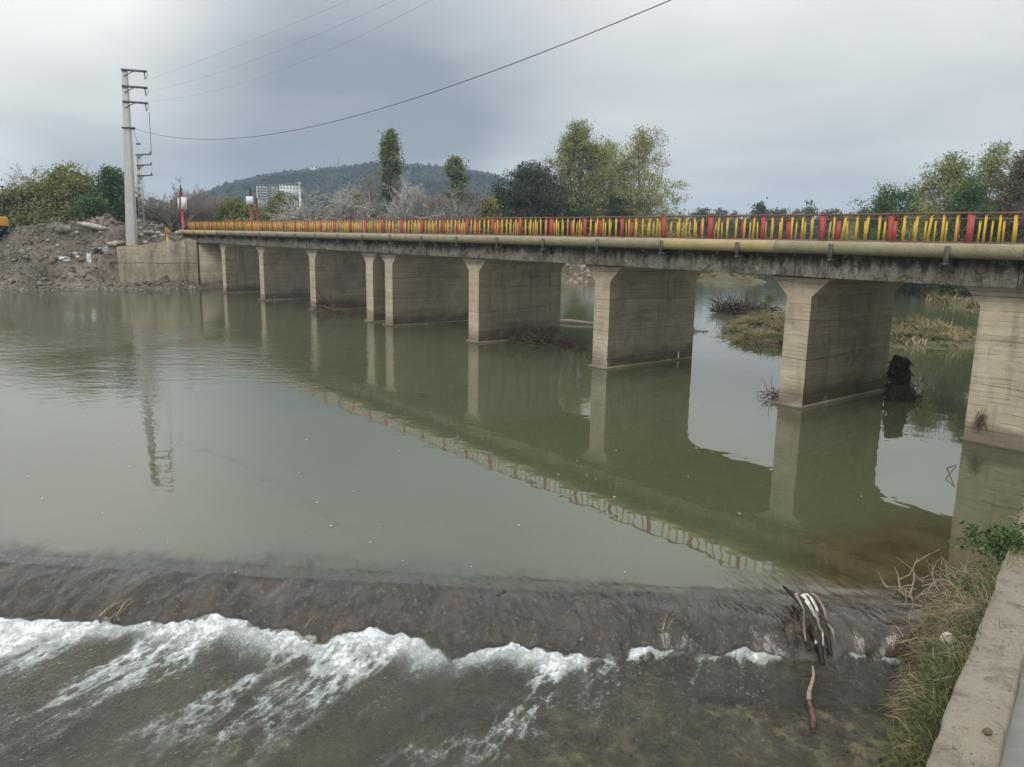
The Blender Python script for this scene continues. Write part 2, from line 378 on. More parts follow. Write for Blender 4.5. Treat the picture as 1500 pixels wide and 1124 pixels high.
# ------------------------------------------------------------------ weir frame (s along the crest, d downstream)
WA = np.array([-17.8, 1.07]); WE = np.array([0.6832, 0.7302]); WE = WE/np.hypot(*WE); WN = np.array([WE[1], -WE[0]])
def sdw(s, d):
    s = np.asarray(s, float); d = np.asarray(d, float)
    return WA[0]+s*WE[0]+d*WN[0], WA[1]+s*WE[1]+d*WN[1]
POOL = -0.50
_fs = [-20, 1.26, 2.5, 3.72, 5.35, 6.2, 6.6, 7.87, 8.9, 9.2, 9.5, 10.57, 11.4, 12.57, 13.4, 13.95, 14.5, 15.1, 16.0, 17.2, 22]
_fd = [1.6, 1.70, 1.64, 1.54, 1.23, 1.50, 1.57, 1.26, 1.54, 1.85, 2.1, 1.47, 1.81, 1.24, 1.15, 1.42, 1.24, 1.22, 1.19, 1.12, 1.1]
def foot(s): return np.interp(s, _fs, _fd)
def flatw(s): return np.interp(s, [-20, 8, 12, 15, 17.5, 22], [0.15, 0.15, 0.35, 0.62, 0.80, 0.8])
def apron_z(s, d):
    """top of the weir body"""
    ft = foot(s)+0.10+0.16*(fbm(s*1.1, s*0, 3, 33)-0.5); fl = flatw(s)
    d = d+((fbm(s*0.7, s*0+3, 3, 35)-0.5)*0.5+(fbm(s*2.8, s*0+8, 3, 36)-0.5)*0.28)*sstep(0.0, 0.4, d)*(1-sstep(0.75, 1.0, d/ft))
    t = np.clip((d-fl)/(ft-fl), 0, 1.4)
    z = -0.075-0.05*sstep(-0.2, 0.8, d)-0.42*np.where(t < 1, 0.25*t**1.6+0.75*t**2.2, 1+0.9*(t-1))
    return np.where(d < 0, -0.06-0.42*sstep(0, -1.5, d), z)
def film_z(s, d):
    sm = apron_z(s, d)+((fbm(s*2.2+d*0.8, d*0.8, 2, 31)-0.5)*0.17+(fbm(s*1.4-d*0.5, d*0.7, 2, 41)-0.5)*0.10)*sstep(-0.1, 0.7, d)
    return sm+0.06
# ------------------------------------------------------------------ water
def bank_dist(X, Y, poly):
    """distance to a polyline and sign (+ on its left side)"""
    best = np.full(X.shape, 1e9); sg = np.zeros(X.shape)
    for (x0, y0), (x1, y1) in zip(poly[:-1], poly[1:]):
        dx, dy = x1-x0, y1-y0; L2 = dx*dx+dy*dy
        t = np.clip(((X-x0)*dx+(Y-y0)*dy)/L2, 0, 1)
        px, py = x0+t*dx, y0+t*dy
        d = np.hypot(X-px, Y-py); c = dx*(Y-y0)-dy*(X-x0)
        m = d < best-1e-9
        best = np.where(m, d, best); sg = np.where(m, np.sign(c), sg)
    return best, sg
LEFT = [(-190, -240), (-140, -80), (-112, -30), (-98, 6), (-92.6, 17.5), (-89.9, 25.6), (-90.2, 30), (-90.6, 36), (-88, 50), (-78, 64), (-80, 80), (-96, 100), (-112, 125), (-150, 180), (-260, 320), (-420, 700)]
RIGHT = [(40, -240), (12, -60), (0.6, -8), (-2.6, 7.8), (-7.6, 27.4), (-8.4, 36), (-11, 52), (-22, 74), (-33, 80), (-44, 96), (-72, 142), (-95, 185), (-200, 330), (-350, 700)]
def ground_z(X, Y):
    X = np.asarray(X, float); Y = np.asarray(Y, float)
    dl, sl = bank_dist(X, Y, LEFT); dr, sr = bank_dist(X, Y, RIGHT)
    L = dl*sl; Rr = -dr*sr
    n1 = fbm(X*0.12, Y*0.12, 4, 3); n2 = fbm(X*0.6, Y*0.6, 4, 7)
    near = np.exp(-((Y-8)/38)**2)
    hl = 2.6+2.2*near
    zl = hl*sstep(-0.5, 7.5, L+(n2-0.5)*2.2)+(n1-0.5)*1.2*sstep(0, 10, L)+(n2-0.5)*2.2*sstep(0, 3, L)*(1-sstep(25, 60, L))
    mound = 2.2*np.exp(-(((X+102.5)/6.0)**2+((Y-16.0)/6.5)**2))+1.5*np.exp(-(((X+99.5)/4.5)**2+((Y-25.2)/2.6)**2))+1.7*np.exp(-(((X+100.2)/2.9)**2+((Y-21.5)/4.0)**2))
    zl = zl+mound*sstep(0.5, 7, L)
    up = sstep(30, 60, Y)
    wr = 16
    zr = 3.2*sstep(0, wr, Rr)*up+(n2-0.5)*0.9*sstep(0, 3, Rr)*up + 0.75*(1-up)*(Rr > 0.1)
    zbed = -1.6+(n1-0.5)*0.8
    z = np.where(L > 0, np.maximum(zl, zl), np.where(Rr > 0, zr, 0))
    dw = np.minimum(dl, dr)
    zw = np.maximum(zbed, -0.04-0.30*dw)
    return np.where((L > 0) | (Rr > 0), z-0.04, zw)

def axis(lo, hi, step, far, g=1.18):
    a = list(np.arange(lo, hi+step/2, step)); s = step
    v = a[-1]
    while v < far: s *= g; v += s; a.append(v)
    s = step; v = a[0]; b = []
    while v > -far: s *= g; v -= s; b.append(v)
    return np.array(b[::-1]+a)
gx = axis(-122, 6, 0.8, 1500); gy = axis(-30, 130, 0.8, 1500)
GX, GY = np.meshgrid(gx, gy, indexing='ij'); GZ = ground_z(GX, GY)
# keep the bed below the weir body and the lower pool
_s = (GX-WA[0])*WE[0]+(GY-WA[1])*WE[1]; _d = (GX-WA[0])*WN[0]+(GY-WA[1])*WN[1]
dlG, slG = bank_dist(GX, GY, LEFT); drG, srG = bank_dist(GX, GY, RIGHT)
inr = (dlG*slG < 0) & (drG*srG > 0)
GZ = np.where(inr & (_d > -2.5) & (_d < 60), np.minimum(GZ, -1.7), GZ)
m, t = new_mat('earth')
pos = t.n('ShaderNodeNewGeometry', None, 0)
n1 = t.noise(pos, 0.22, 5, 0.6); n2 = t.noise(pos, 2.6, 6, 0.7); n3 = t.noise(pos, 0.05, 3)
col = t.ramp(t.math('ADD', t.math('MULTIPLY', n1, 0.5), t.math('MULTIPLY', n2, 0.5)), [(0.36, (0.050, 0.038, 0.028)), (0.48, (0.125, 0.099, 0.074)), (0.58, (0.205, 0.170, 0.132)), (0.70, (0.32, 0.275, 0.225))])
py = t.n('ShaderNodeSeparateXYZ', {0: pos}, None).outputs[1]
gm = t.math('MULTIPLY', t.mapr(py, 36, 52), t.mapr(n2, 0.40, 0.55))
px_ = t.n('ShaderNodeSeparateXYZ', {0: pos}, None).outputs[0]
gm = t.math('MAXIMUM', gm, t.mapr(px_, -118, -128))
col = t.mix(t.math('MULTIPLY', gm, 0.85), col, t.ramp(n2, [(0.3, (0.05, 0.06, 0.022)), (0.6, (0.13, 0.125, 0.055))]))
finish(t, col, 0.95, n2, 0.8, 0.25, 0.2); M['earth'] = m
ground = link('ground', mesh_np('ground', np.stack([GX, GY, GZ], -1).reshape(-1, 3), grid_faces(len(gx), len(gy)), M['earth'], True))
tag(ground, kind='structure')

# upper river: one sheet, cut along the weir crest, running thin over it
def water_mat():
    m, t = new_mat('river_water')
    pos = t.n('ShaderNodeNewGeometry', None, 0)
    thin = t.n('ShaderNodeAttribute', None, 2, attribute_name='thin')
    big = t.noise(pos, 0.035, 3, 0.5)
    col = t.ramp(big, [(0.35, (0.062, 0.069, 0.032)), (0.65, (0.082, 0.088, 0.048))])
    # silt shoal showing brown close to the right-hand wall
    v = t.n('ShaderNodeVectorMath', {0: pos, 1: (-6.9, 15.6, 0)}, operation='SUBTRACT')
    v = t.scalev(v, (0.42, 0.24, 0))
    ln = t.n('ShaderNodeVectorMath', {0: v}, 1, operation='LENGTH')
    ln = t.math('ADD', ln, t.math('MULTIPLY', t.math('SUBTRACT', t.noise(pos, 0.5, 5, 0.6), 0.5), 0.9))
    sh = t.mapr(ln, 0.25, 1.15, 0.9, 0.0)
    silt = t.ramp(t.noise(pos, 1.3, 6, 0.65), [(0.35, (0.042, 0.030, 0.013)), (0.65, (0.082, 0.058, 0.027))])
    col = t.mix(sh, col, silt)
    w1 = t.noise(t.scalev(pos, (1.0, 1.0, 1.0)), 0.9, 2, 0.5, 0.3)
    w2 = t.noise(t.scalev(pos, (1.0, 1.4, 1.0)), 3.2, 3, 0.5, 0.4)
    ruff = t.mapr(t.noise(pos, 0.045, 3, 0.5, 0.6), 0.47, 0.66, 0.12, 1.0)
    # breeze ruffles the open reach near the far bank
    far = t.mapr(t.n('ShaderNodeSeparateXYZ', {0: pos}, None).outputs[0], -24, -48, 0.0, 1.0)
    w3 = t.noise(t.scalev(t.n('ShaderNodeVectorRotate', {0: pos, 'Angle': 0.6}, rotation_type='Z_AXIS'), (1.0, 0.35, 1.0)), 1.5, 3, 0.5, 0.5)
    hgt = t.math('ADD', t.math('MULTIPLY', w1, 0.55), t.math('MULTIPLY', w2, t.math('ADD', t.math('MULTIPLY', ruff, 0.14), t.math('MULTIPLY', far, t.math('ADD', t.math('MULTIPLY', ruff, 1.1), 0.35)))))
    hgt = t.math('ADD', hgt, t.math('MULTIPLY', t.math('MULTIPLY', w3, far), t.math('ADD', t.math('MULTIPLY', ruff, 2.6), 0.4)))
    lc = t.n('ShaderNodeVectorRotate', {0: pos, 'Angle': -math.atan2(WE[1], WE[0])-0.25}, rotation_type='Z_AXIS')
    hgt = t.math('ADD', hgt, t.math('MULTIPLY', t.math('MULTIPLY', thin, 7.0), t.noise(t.scalev(lc, (2.6, 0.8, 0.8)), 2.2, 5, 0.6, 0.8)))
    nrm = t.n('ShaderNodeBump', {'Height': hgt, 'Strength': 1.0, 'Distance': 0.012})
    dif = t.n('ShaderNodeBsdfDiffuse', {0: col})
    tra = t.n('ShaderNodeBsdfTransparent', {0: (0.80, 0.78, 0.70, 1)})
    body = t.n('ShaderNodeMixShader', {0: thin, 1: dif, 2: tra})
    gl = t.n('ShaderNodeBsdfGlossy', {0: (1, 1, 1, 1), 'Roughness': 0.02, 'Normal': nrm})
    fr = t.n('ShaderNodeFresnel', {0: 1.58, 1: nrm})
    t.n('ShaderNodeOutputMaterial', {0: t.n('ShaderNodeMixShader', {0: fr, 1: body, 2: gl})}, None)
    M['water'] = m
water_mat()
ss = np.concatenate([[-160, -80, -40, -20, -10], np.arange(-4, 19.51, 0.1), [30, 60, 200]])
dd = np.concatenate([[-700, -300, -150, -80, -40, -20, -10, -5], np.arange(-2.5, 0.101, 0.1), [0.2]])
S2, D2 = np.meshgrid(ss, dd, indexing='ij'); WX, WY = sdw(S2, D2)
jit = (fbm(S2*0.55, D2*0.9, 3, 21)-0.5)*1.1+(fbm(S2*2.6, D2*1.2, 3, 23)-0.5)*0.7+0.12*np.interp(S2, [0, 6, 9, 11, 13, 17], [0, 1.2, 2, 2, 0.4, -0.2])
Dt = D2-np.interp(S2, [10.5, 14], [0, 0.42])
thin = (0.80*sstep(-0.95, 0.20, Dt-0.6*jit)+0.20*sstep(-2.0, 0.0, Dt-jit))*sstep(-2.4, -0.9, D2); thin = 0.80*np.maximum(thin, sstep(-0.25, 0.2, D2))
WZ = film_z(S2, np.clip(D2, -3, 0.4))*sstep(-0.5, 0.2, D2)
link('river', mesh_np('river', np.stack([WX, WY, WZ], -1).reshape(-1, 3), grid_faces(len(ss), len(dd), True), M['water'], True, {'thin': thin.ravel()}))['kind'] = 'structure'

# ---- weir body
def weir_mat():
    m, t = new_mat('weir_stone')
    pos = t.n('ShaderNodeNewGeometry', None, 0)
    ang = math.atan2(WE[1], WE[0])
    loc = t.n('ShaderNodeVectorRotate', {0: pos, 'Angle': -ang}, rotation_type='Z_AXIS')
    st = t.noise(t.scalev(loc, (3.2, 0.9, 0.9)), 1.6, 6, 0.65, 0.5)
    n1 = t.noise(pos, 0.9, 4, 0.6); n2 = t.noise(pos, 13, 5, 0.7)
    vo = t.n('ShaderNodeTexVoronoi', {'Vector': pos, 'Scale': 9.0, 'Randomness': 1.0}, 0)
    col = t.ramp(t.math('ADD', t.math('MULTIPLY', st, 0.55), t.math('MULTIPLY', n1, 0.45)), [(0.37, (0.010, 0.008, 0.005)), (0.48, (0.036, 0.028, 0.018)), (0.60, (0.105, 0.080, 0.054))])
    col = t.mix(t.mapr(n2, 0.57, 0.66, 0, 0.75), col, (0.36, 0.30, 0.22))
    col = t.mix(t.mapr(t.noise(pos, 2.1, 4), 0.54, 0.66, 0, 0.5), col, (0.12, 0.085, 0.048))
    h = t.math('ADD', t.math('MULTIPLY', n2, 0.5), t.math('MULTIPLY', vo, 0.6))
    h = t.math('ADD', h, t.math('MULTIPLY', st, 0.8))
    finish(t, col, 0.35, h, 0.6, 0.025, 0.5); M['weir'] = m
weir_mat()
ss = np.arange(-6, 19.6, 0.045); dd = np.arange(-2.6, 2.45, 0.045)
S2, D2 = np.meshgrid(ss, dd, indexing='ij')
Zb = apron_z(S2, D2)
rough = (fbm(S2*2.2+D2*0.8, D2*0.8, 2, 31)-0.5)*0.17+(fbm(S2*6, D2*4, 3, 37)-0.5)*0.07
Zb = Zb+rough*sstep(0.05, 0.7, D2)*0.9+rough*0.25
Zb = np.minimum(Zb, -0.052)
WX, WY = sdw(S2, D2)
Vt = np.stack([WX, WY, Zb], -1).reshape(-1, 3); nS, nD = S2.shape
Vt2 = Vt.copy()
weir = link('weir', mesh_np('weir', Vt, grid_faces(nS, nD, True), M['weir'], True))
tag(weir, 'low dark stone weir overgrown with brown algae crossing the river', 'weir')

# film of water sliding over the weir
def film_mat():
    m, t = new_mat('weir_film')
    pos = t.n('ShaderNodeNewGeometry', None, 0)
    ang = math.atan2(WE[1], WE[0])
    loc = t.n('ShaderNodeVectorRotate', {0: pos, 'Angle': -ang-0.25}, rotation_type='Z_AXIS')
    st = t.noise(t.scalev(loc, (1.9, 0.55, 0.55)), 1.7, 3, 0.5, 0.9)
    fine = t.noise(t.scalev(loc, (6, 1.6, 1.6)), 1.6, 3, 0.5, 0.5)
    nrm = t.n('ShaderNodeBump', {'Height': t.math('ADD', st, t.math('MULTIPLY', fine, 0.42)), 'Strength': 1.0, 'Distance': 0.05})
    veil = t.math('ADD', t.mapr(st, 0.45, 0.66, 0.03, 0.22), t.mapr(fine, 0.52, 0.68, 0.0, 0.24))
    tra = t.n('ShaderNodeBsdfTransparent', {0: (0.86, 0.83, 0.78, 1)})
    dif = t.n('ShaderNodeBsdfDiffuse', {0: (0.085, 0.073, 0.055, 1)})
    body = t.n('ShaderNodeMixShader', {0: veil, 1: tra, 2: dif})
    gl = t.n('ShaderNodeBsdfGlossy', {0: (1, 1, 1, 1), 'Roughness': 0.06, 'Normal': nrm})
    fr = t.n('ShaderNodeFresnel', {0: 1.42, 1: nrm})
    t.n('ShaderNodeOutputMaterial', {0: t.n('ShaderNodeMixShader', {0: fr, 1: body, 2: gl})}, None); M['film'] = m
film_mat()
msk = (dd > 0.17)
S3, D3 = S2[:, msk], D2[:, msk]
Zf = np.maximum(film_z(S3, D3), np.where(D3 < 0.24, -9, Zb[:, msk]+0.012))
X3, Y3 = sdw(S3, D3)
link('weir_water', mesh_np('weir_water', np.stack([X3, Y3, Zf], -1).reshape(-1, 3), grid_faces(*S3.shape, True), M['film'], True))['kind'] = 'structure'

# ---- lower pool with foam
def pool_mat():
    m, t = new_mat('pool_water')
    pos = t.n('ShaderNodeNewGeometry', None, 0)
    foam = t.n('ShaderNodeAttribute', None, 2, attribute_name='foam')
    murk = t.n('ShaderNodeAttribute', None, 2, attribute_name='murk')
    ang = math.atan2(WE[1], WE[0])
    loc = t.n('ShaderNodeVectorRotate', {0: pos, 'Angle': -ang-0.3}, rotation_type='Z_AXIS')
    w1 = t.noise(t.scalev(loc, (1.0, 0.55, 1)), 3.0, 4, 0.6, 0.5); w2 = t.noise(loc, 11.0, 3, 0.6, 0.3)
    hgt = t.math('ADD', w1, t.math('MULTIPLY', w2, 0.36))
    nrm = t.n('ShaderNodeBump', {'Height': hgt, 'Strength': 1.0, 'Distance': 0.12})
    fine = t.noise(t.scalev(loc, (1.3, 0.8, 1)), 16, 5, 0.7, 0.6)
    big_ = t.noise(t.scalev(loc, (1.3, 0.7, 1)), 5.5, 4, 0.65, 0.8)
    cover = t.mapr(t.math('ADD', foam, t.math('ADD', t.math('MULTIPLY', t.math('SUBTRACT', fine, 0.5), 1.3), t.math('MULTIPLY', t.math('SUBTRACT', big_, 0.5), 1.1))), 0.28, 1.10)
    cover = t.math('MULTIPLY', cover, t.mapr(foam, 0.02, 0.18))
    col = t.ramp(t.noise(pos, 0.6, 4), [(0.35, (0.036, 0.033, 0.020)), (0.65, (0.070, 0.062, 0.038))])
    col = t.mix(t.mapr(foam, 0.08, 0.85, 0, 0.75), col, (0.33, 0.37, 0.34))     # aerated water
    dif = t.n('ShaderNodeBsdfDiffuse', {0: col})
    tra = t.n('ShaderNodeBsdfTransparent', {0: (0.80, 0.78, 0.66, 1)})
    body = t.n('ShaderNodeMixShader', {0: t.math('MAXIMUM', murk, t.mapr(foam, 0.10, 0.7)), 1: tra, 2: dif})
    gl = t.n('ShaderNodeBsdfGlossy', {0: (1, 1, 1, 1), 'Roughness': 0.05, 'Normal': nrm})
    fr = t.n('ShaderNodeFresnel', {0: 1.33, 1: nrm})
    wat = t.n('ShaderNodeMixShader', {0: fr, 1: body, 2: gl})
    fb = t.n('ShaderNodeBump', {'Height': t.math('ADD', fine, cover), 'Strength': 1.0, 'Distance': 0.05})
    fo = t.n('ShaderNodeBsdfPrincipled', {'Base Color': t.mix(t.mapr(t.noise(loc, 5.0, 4, 0.65), 0.35, 0.65), (0.52, 0.55, 0.55), (0.88, 0.90, 0.90)), 'Roughness': 0.7, 'Normal': fb, 'Subsurface Weight': 0.0})
    t.n('ShaderNodeOutputMaterial', {0: t.n('ShaderNodeMixShader', {0: cover, 1: wat, 2: fo})}, None); M['pool'] = m
pool_mat()
def foam_field(S, D):
    d0 = foot(S)+(fbm(S*2.6, D*0.5, 3, 51)-0.5)*0.30
    for _ in range(2):
        sp = S+0.30*(D-d0)
        d0 = foot(sp)+(fbm(sp*2.6, D*0.3, 3, 51)-0.5)*0.30
    u = D-d0
    st = np.interp(sp, [-20, 8.6, 9.15, 9.5, 9.9, 11.4, 11.75, 12.1, 12.7, 13.0, 13.5, 13.9, 14.3, 15.0, 15.25, 15.9, 16.2, 16.7, 17.1, 18], [1, 1, 0.85, 0.4, 0.9, 1.0, 0.5, 0.65, 0.8, 0.6, 0.5, 0.45, 0.8, 0.75, 0.0, 0.0, 0.6, 0.4, 0.6, 0])
    ln = np.interp(sp, [-20, 3, 9, 10, 11.6, 12.4, 14, 18], [1.7, 1.6, 1.5, 1.6, 1.35, 0.6, 0.32, 0.22])
    p1 = S+0.30*D; q1 = D
    lace = 1-np.abs(2*fbm(p1*2.6, q1*1.05, 5, 61, 0.6)-1)*2.3
    lace2 = 1-np.abs(2*fbm(p1*5.5+3, q1*2.6, 4, 67, 0.6)-1)*2.3
    patch = fbm(p1*0.95, q1*0.42, 3, 71)
    core = np.exp(-(np.maximum(u, 0)/((0.16+0.34*fbm(sp*1.3, u*0+2, 3, 77))*ln))**1.6)
    tail = np.exp(-(np.maximum(u, 0)/(1.75*ln))**1.4)
    f = st*(core*0.95+tail*(0.66*sstep(0.50, 0.92, lace)*sstep(0.34, 0.56, patch)+0.42*sstep(0.55, 0.95, lace2)*sstep(0.34, 0.58, patch)+0.10*patch+0.30*sstep(0.34, 0.62, patch)*np.interp(sp, [-20, 8.8, 9.6, 12], [1, 1, 0.4, 0.2])))
    thinl = sstep(0.78, 0.97, np.maximum(lace, lace2))*sstep(0.42, 0.58, patch)*np.interp(S, [0, 10, 13, 17], [0.75, 0.7, 0.45, 0.15])
    f = np.maximum(f, thinl*np.exp(-np.maximum(u, 0)/4))
    f = f*sstep(-0.10, 0.04, u)
    return np.clip(f, 0, 1.1), u, core*st
ss = np.concatenate([np.arange(-60, -2.6, 2.5), np.arange(-2.5, 19.6, 0.026), [22, 26]]); dd = np.concatenate([np.arange(0.95, 6.2, 0.026), [6.6, 7.5, 9, 12, 18, 30, 60]])
S2, D2 = np.meshgrid(ss, dd, indexing='ij')
fo, uu, core = foam_field(S2, D2)
p1 = S2+0.3*D2
amp = 0.3+0.7*np.exp(-np.maximum(uu, 0)/1.6)
Zp = POOL+(fbm(p1*1.3, D2*0.8, 4, 81)-0.5)*0.16*amp+(fbm(p1*5, D2*3, 3, 85)-0.5)*0.045*amp
Zp = Zp+core*(0.07+0.15*(fbm(S2*3.1, D2*3.1, 3, 91)-0.35))+np.clip(fo, 0, 1)*(fbm(S2*9, D2*9, 2, 95)-0.4)*0.07
Zp = np.where((D2 > 6.2), POOL, Zp); fo = fo*sstep(-0.07, -0.01, Zp-film_z(S2, D2))
murk = np.interp(S2, [-5, 6, 10, 12, 14, 16, 18], [0.72, 0.62, 0.5, 0.34, 0.26, 0.38, 0.45])+(fbm(S2*0.7, D2*0.7, 3, 99)-0.5)*0.8
murk = np.clip(murk, 0.12, 0.95)
X3, Y3 = sdw(S2, D2)
link('lower_pool', mesh_np('lower_pool', np.stack([X3, Y3, Zp], -1).reshape(-1, 3), grid_faces(len(ss), len(dd), True), M['pool'], True, {'foam': fo.ravel(), 'murk': murk.ravel()}))['kind'] = 'structure'

# river bed with cobbles under the lower pool
rng = np.random.default_rng(5)
ss = np.arange(-4, 20, 0.12); dd = np.arange(0.6, 8, 0.12); S2, D2 = np.meshgrid(ss, dd, indexing='ij')
Zr = -0.70+(fbm(S2*0.7, D2*0.7, 4, 111)-0.5)*0.22; X3, Y3 = sdw(S2, D2)
link('river_bed', mesh_np('river_bed', np.stack([X3, Y3, Zr], -1).reshape(-1, 3), grid_faces(len(ss), len(dd), True), M['cobble'], True))['kind'] = 'structure'
def ico(sub=1):
    b = bmesh.new(); bmesh.ops.create_icosphere(b, subdivisions=sub, radius=1.0); b.verts.ensure_lookup_table()
    V = np.array([v.co[:] for v in b.verts]); Fc = np.array([[v.index for v in f.verts] for f in b.faces]); b.free()
    return V, Fc
ICO1, ICO1F = ico(1); ICO2, ICO2F = ico(2)
def rotz(a):
    c, s = math.cos(a), math.sin(a); return np.array([[c, -s, 0], [s, c, 0], [0, 0, 1]])
def rand_rot(rng):
    q = rng.normal(size=4); q /= np.linalg.norm(q); w_, x, y, z = q
    return np.array([[1-2*(y*y+z*z), 2*(x*y-z*w_), 2*(x*z+y*w_)], [2*(x*y+z*w_), 1-2*(x*x+z*z), 2*(y*z-x*w_)], [2*(x*z-y*w_), 2*(y*z+x*w_), 1-2*(x*x+y*y)]])
def scatter_rocks(P, size, rng, flat=0.6, jag=0.25):
    mb = MB()
    for p, sz in zip(P, size):
        V = ICO1*(1+rng.uniform(-jag, jag, (len(ICO1), 1)))*np.array([sz*rng.uniform(0.7, 1.4), sz*rng.uniform(0.6, 1.1), sz*flat*rng.uniform(0.6, 1.2)])
        mb.add(V @ (rotz(rng.uniform(0, 6.3)) if flat < 1 else rand_rot(rng)).T + p, None, ICO1F, a=rng.random())
    return mb
s_, d_ = rng.uniform(0, 18, 2600), rng.uniform(1.1, 6, 2600); x_, y_ = sdw(s_, d_)
z_ = -0.68+(fbm(s_*0.7, d_*0.7, 4, 111)-0.5)*0.22
o = scatter_rocks(np.stack([x_, y_, z_], -1), rng.gamma(1.6, 0.016, 2600)+0.008, rng, 0.7).build('cobbles', M['cobble'], None, True)
o['kind'] = 'stuff'

# ------------------------------------------------------------------ bridge
bridge = empty('bridge', (-16.8, 30.6, 0), 'long low concrete road bridge on plank marked wall piers across the river', 'bridge')
BX, BY = -16.8, 30.6
Y0, Y1 = 27.45, 34.05
def pier_mesh():
    mb = MB(); hw = 0.53; fw = 1.23
    zs = [(-hw, -2.0), (hw, -2.0), (hw, 4.36), (fw, 5.06), (fw, 5.16), (-fw, 5.16), (-fw, 5.06), (-hw, 4.36)]
    prism_y(mb, zs, Y0-BY, Y1-BY)
    y0, y1 = Y0-BY, Y1-BY
    n = len(zs)
    # end caps: shaft quad + flare quads
    mb.add([(-hw, y0, -2), (hw, y0, -2), (hw, y0, 4.36), (-hw, y0, 4.36)], [(0, 1, 2, 3)])
    mb.add([(-hw, y0, 4.36), (hw, y0, 4.36), (fw, y0, 5.06), (-fw, y0, 5.06)], [(0, 1, 2, 3)])
    mb.add([(-hw, y1, -2), (hw, y1, -2), (hw, y1, 4.36), (-hw, y1, 4.36)], [(3, 2, 1, 0)])
    mb.add([(-hw, y1, 4.36), (hw, y1, 4.36), (fw, y1, 5.06), (-fw, y1, 5.06)], [(3, 2, 1, 0)])
    return mb.mesh('pier', M['pier_concrete'])
PM = pier_mesh()
fm = MB()
fm.box((0, 0, -0.66), (1.20, Y1-Y0+0.14, 1.5))
FM = fm.mesh('footing', M['pier_concrete'])
for px in [-16.8, -27.55, -38.5, -48.9, -51.75, -61.75, -73.3, -84.1]:
    o = link('pier', PM, bridge, (px-BX, 0, 0))
    link('footing', FM, o)
# deck spans
edges = [3.0, -9.2, -16.8, -27.55, -38.5, -50.3, -61.75, -73.3, -84.1, -96.4]
for a, b in zip(edges[:-1], edges[1:]):
    mb = MB(); x1, x0 = a-0.012, b+0.012
    for (ya, yb, za, zb) in ((27.0, 34.6, 5.12, 5.86), (26.93, 34.67, 5.86, 6.30)):
        mb.box(((x0+x1)/2-BX, (ya+yb)/2-BY, (za+zb)/2), (x1-x0, yb-ya, zb-za-0.0))
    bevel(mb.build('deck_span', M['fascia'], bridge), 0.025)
mb = MB(); mb.box((-46.7-BX, 30.8-BY, 6.31), (99, 6.2, 0.06)); mb.build('road_surface', M['asphalt'], bridge)
# right abutment: chamfered block meeting the bank
mb = MB(); prism_y(mb, [(-10.35, -2), (4, -2), (4, 5.1), (-10.9, 5.1), (-10.35, 4.5)], 27.5, 36)
mb.add([(-10.35, 27.5, -2), (4, 27.5, -2), (4, 27.5, 4.5), (-10.35, 27.5, 4.5)], [(0, 1, 2, 3)])
mb.add([(-10.35, 27.5, 4.5), (4, 27.5, 4.5), (4, 27.5, 5.1), (-10.9, 27.5, 5.1)], [(0, 1, 2, 3)])
mb.V = [v-np.array([BX, BY, 0]) for v in mb.V]
ab = mb.build('abutment', M['pier_concrete'], bridge)
ab['label'] = 'wide pale abutment wall at the near end of the bridge'
mb = MB(); mb.box((-3.2-BX, 27.5+4-BY, -0.66), (14.44, 8.16, 1.5)); mb.build('footing', M['pier_concrete'], ab)
# left abutment + wing wall
mb = MB(); mb.hexa([(-96, 27.3, -1), (-91.6, 27.3, -1), (-91.6, 34.3, -1), (-96, 34.3, -1)], [(-96, 27.3, 5.15), (-91.6, 27.3, 5.15), (-91.6, 34.3, 5.15), (-96, 34.3, 5.15)])
mb.V = [v-np.array([BX, BY, 0]) for v in mb.V]
ab2 = mb.build('abutment', M['pier_concrete'], bridge); ab2['label'] = 'far abutment under the end of the deck beside the rubble bank'
wa = dep(174, 402, 95.5); wb = dep(291, 412, 95.6)
ta = dep(174, 360, 95.5); tb = dep(291, 351, 95.6)
dirn = np.array([wb[0]-wa[0], wb[1]-wa[1], 0]); dirn /= np.linalg.norm(dirn); nrm_ = np.array([-dirn[1], dirn[0], 0])
if nrm_[0] > 0: nrm_ = -nrm_
k = 25; prof_w = []; V = []
for i in range(k):
    t0 = i/(k-1); p = wa+(wb-wa)*t0; zt = ta[2]+(tb[2]-ta[2])*t0+(float(vnoise(t0*11, 0.0, 5))-0.5)*0.55+(float(vnoise(t0*31, 0.0, 6))-0.5)*0.25
    for off_, zz_ in ((0.0, -0.6), (0.0, 1.0), (0.0, 2.6), (0.0, zt-0.06), (0.06, zt), (0.66, zt), (0.7, -0.6)):
        V.append((p[0]+nrm_[0]*off_-BX, p[1]+nrm_[1]*off_-BY, zz_))
ww = link('wing_wall', mesh_np('wing_wall', V, grid_faces(k, 7), M['wall_pale']), bridge)

# pipe along the deck edge
pipe = empty('pipe', (-46, 26.66, 5.9), 'thick cream painted pipe strapped along the near edge of the bridge deck', 'pipe')
rngp = random.Random(3)
xs = [1.5, -9.0, -17.4, -23.2, -35.0, -47.0, -59.0, -71.0, -83.0, -96.6]
for i, (a, b) in enumerate(zip(xs[:-1], xs[1:])):
    mb = MB(); mb.tubes(np.array([(a+46, 0, 0.335), ((a+b)/2+46, 0, 0.33), (b+46+0.02, 0, 0.335)]), np.array([0.235]*3), 24)
    sg = mb.build('pipe_section', M['pipe_yellow' if i in (2, 8) else 'pipe_paint'], pipe, True)
    if i == 2: sg['label'] = 'pipe length repainted a brighter yellow'
    mb = MB(); mb.tubes(np.array([(b+46-0.04, 0, 0.335), (b+46+0.04, 0, 0.335)]), np.array([0.246]*2), 24, cap=True); mb.build('weld_band', M['pipe_paint'], pipe, True)
mb = MB()
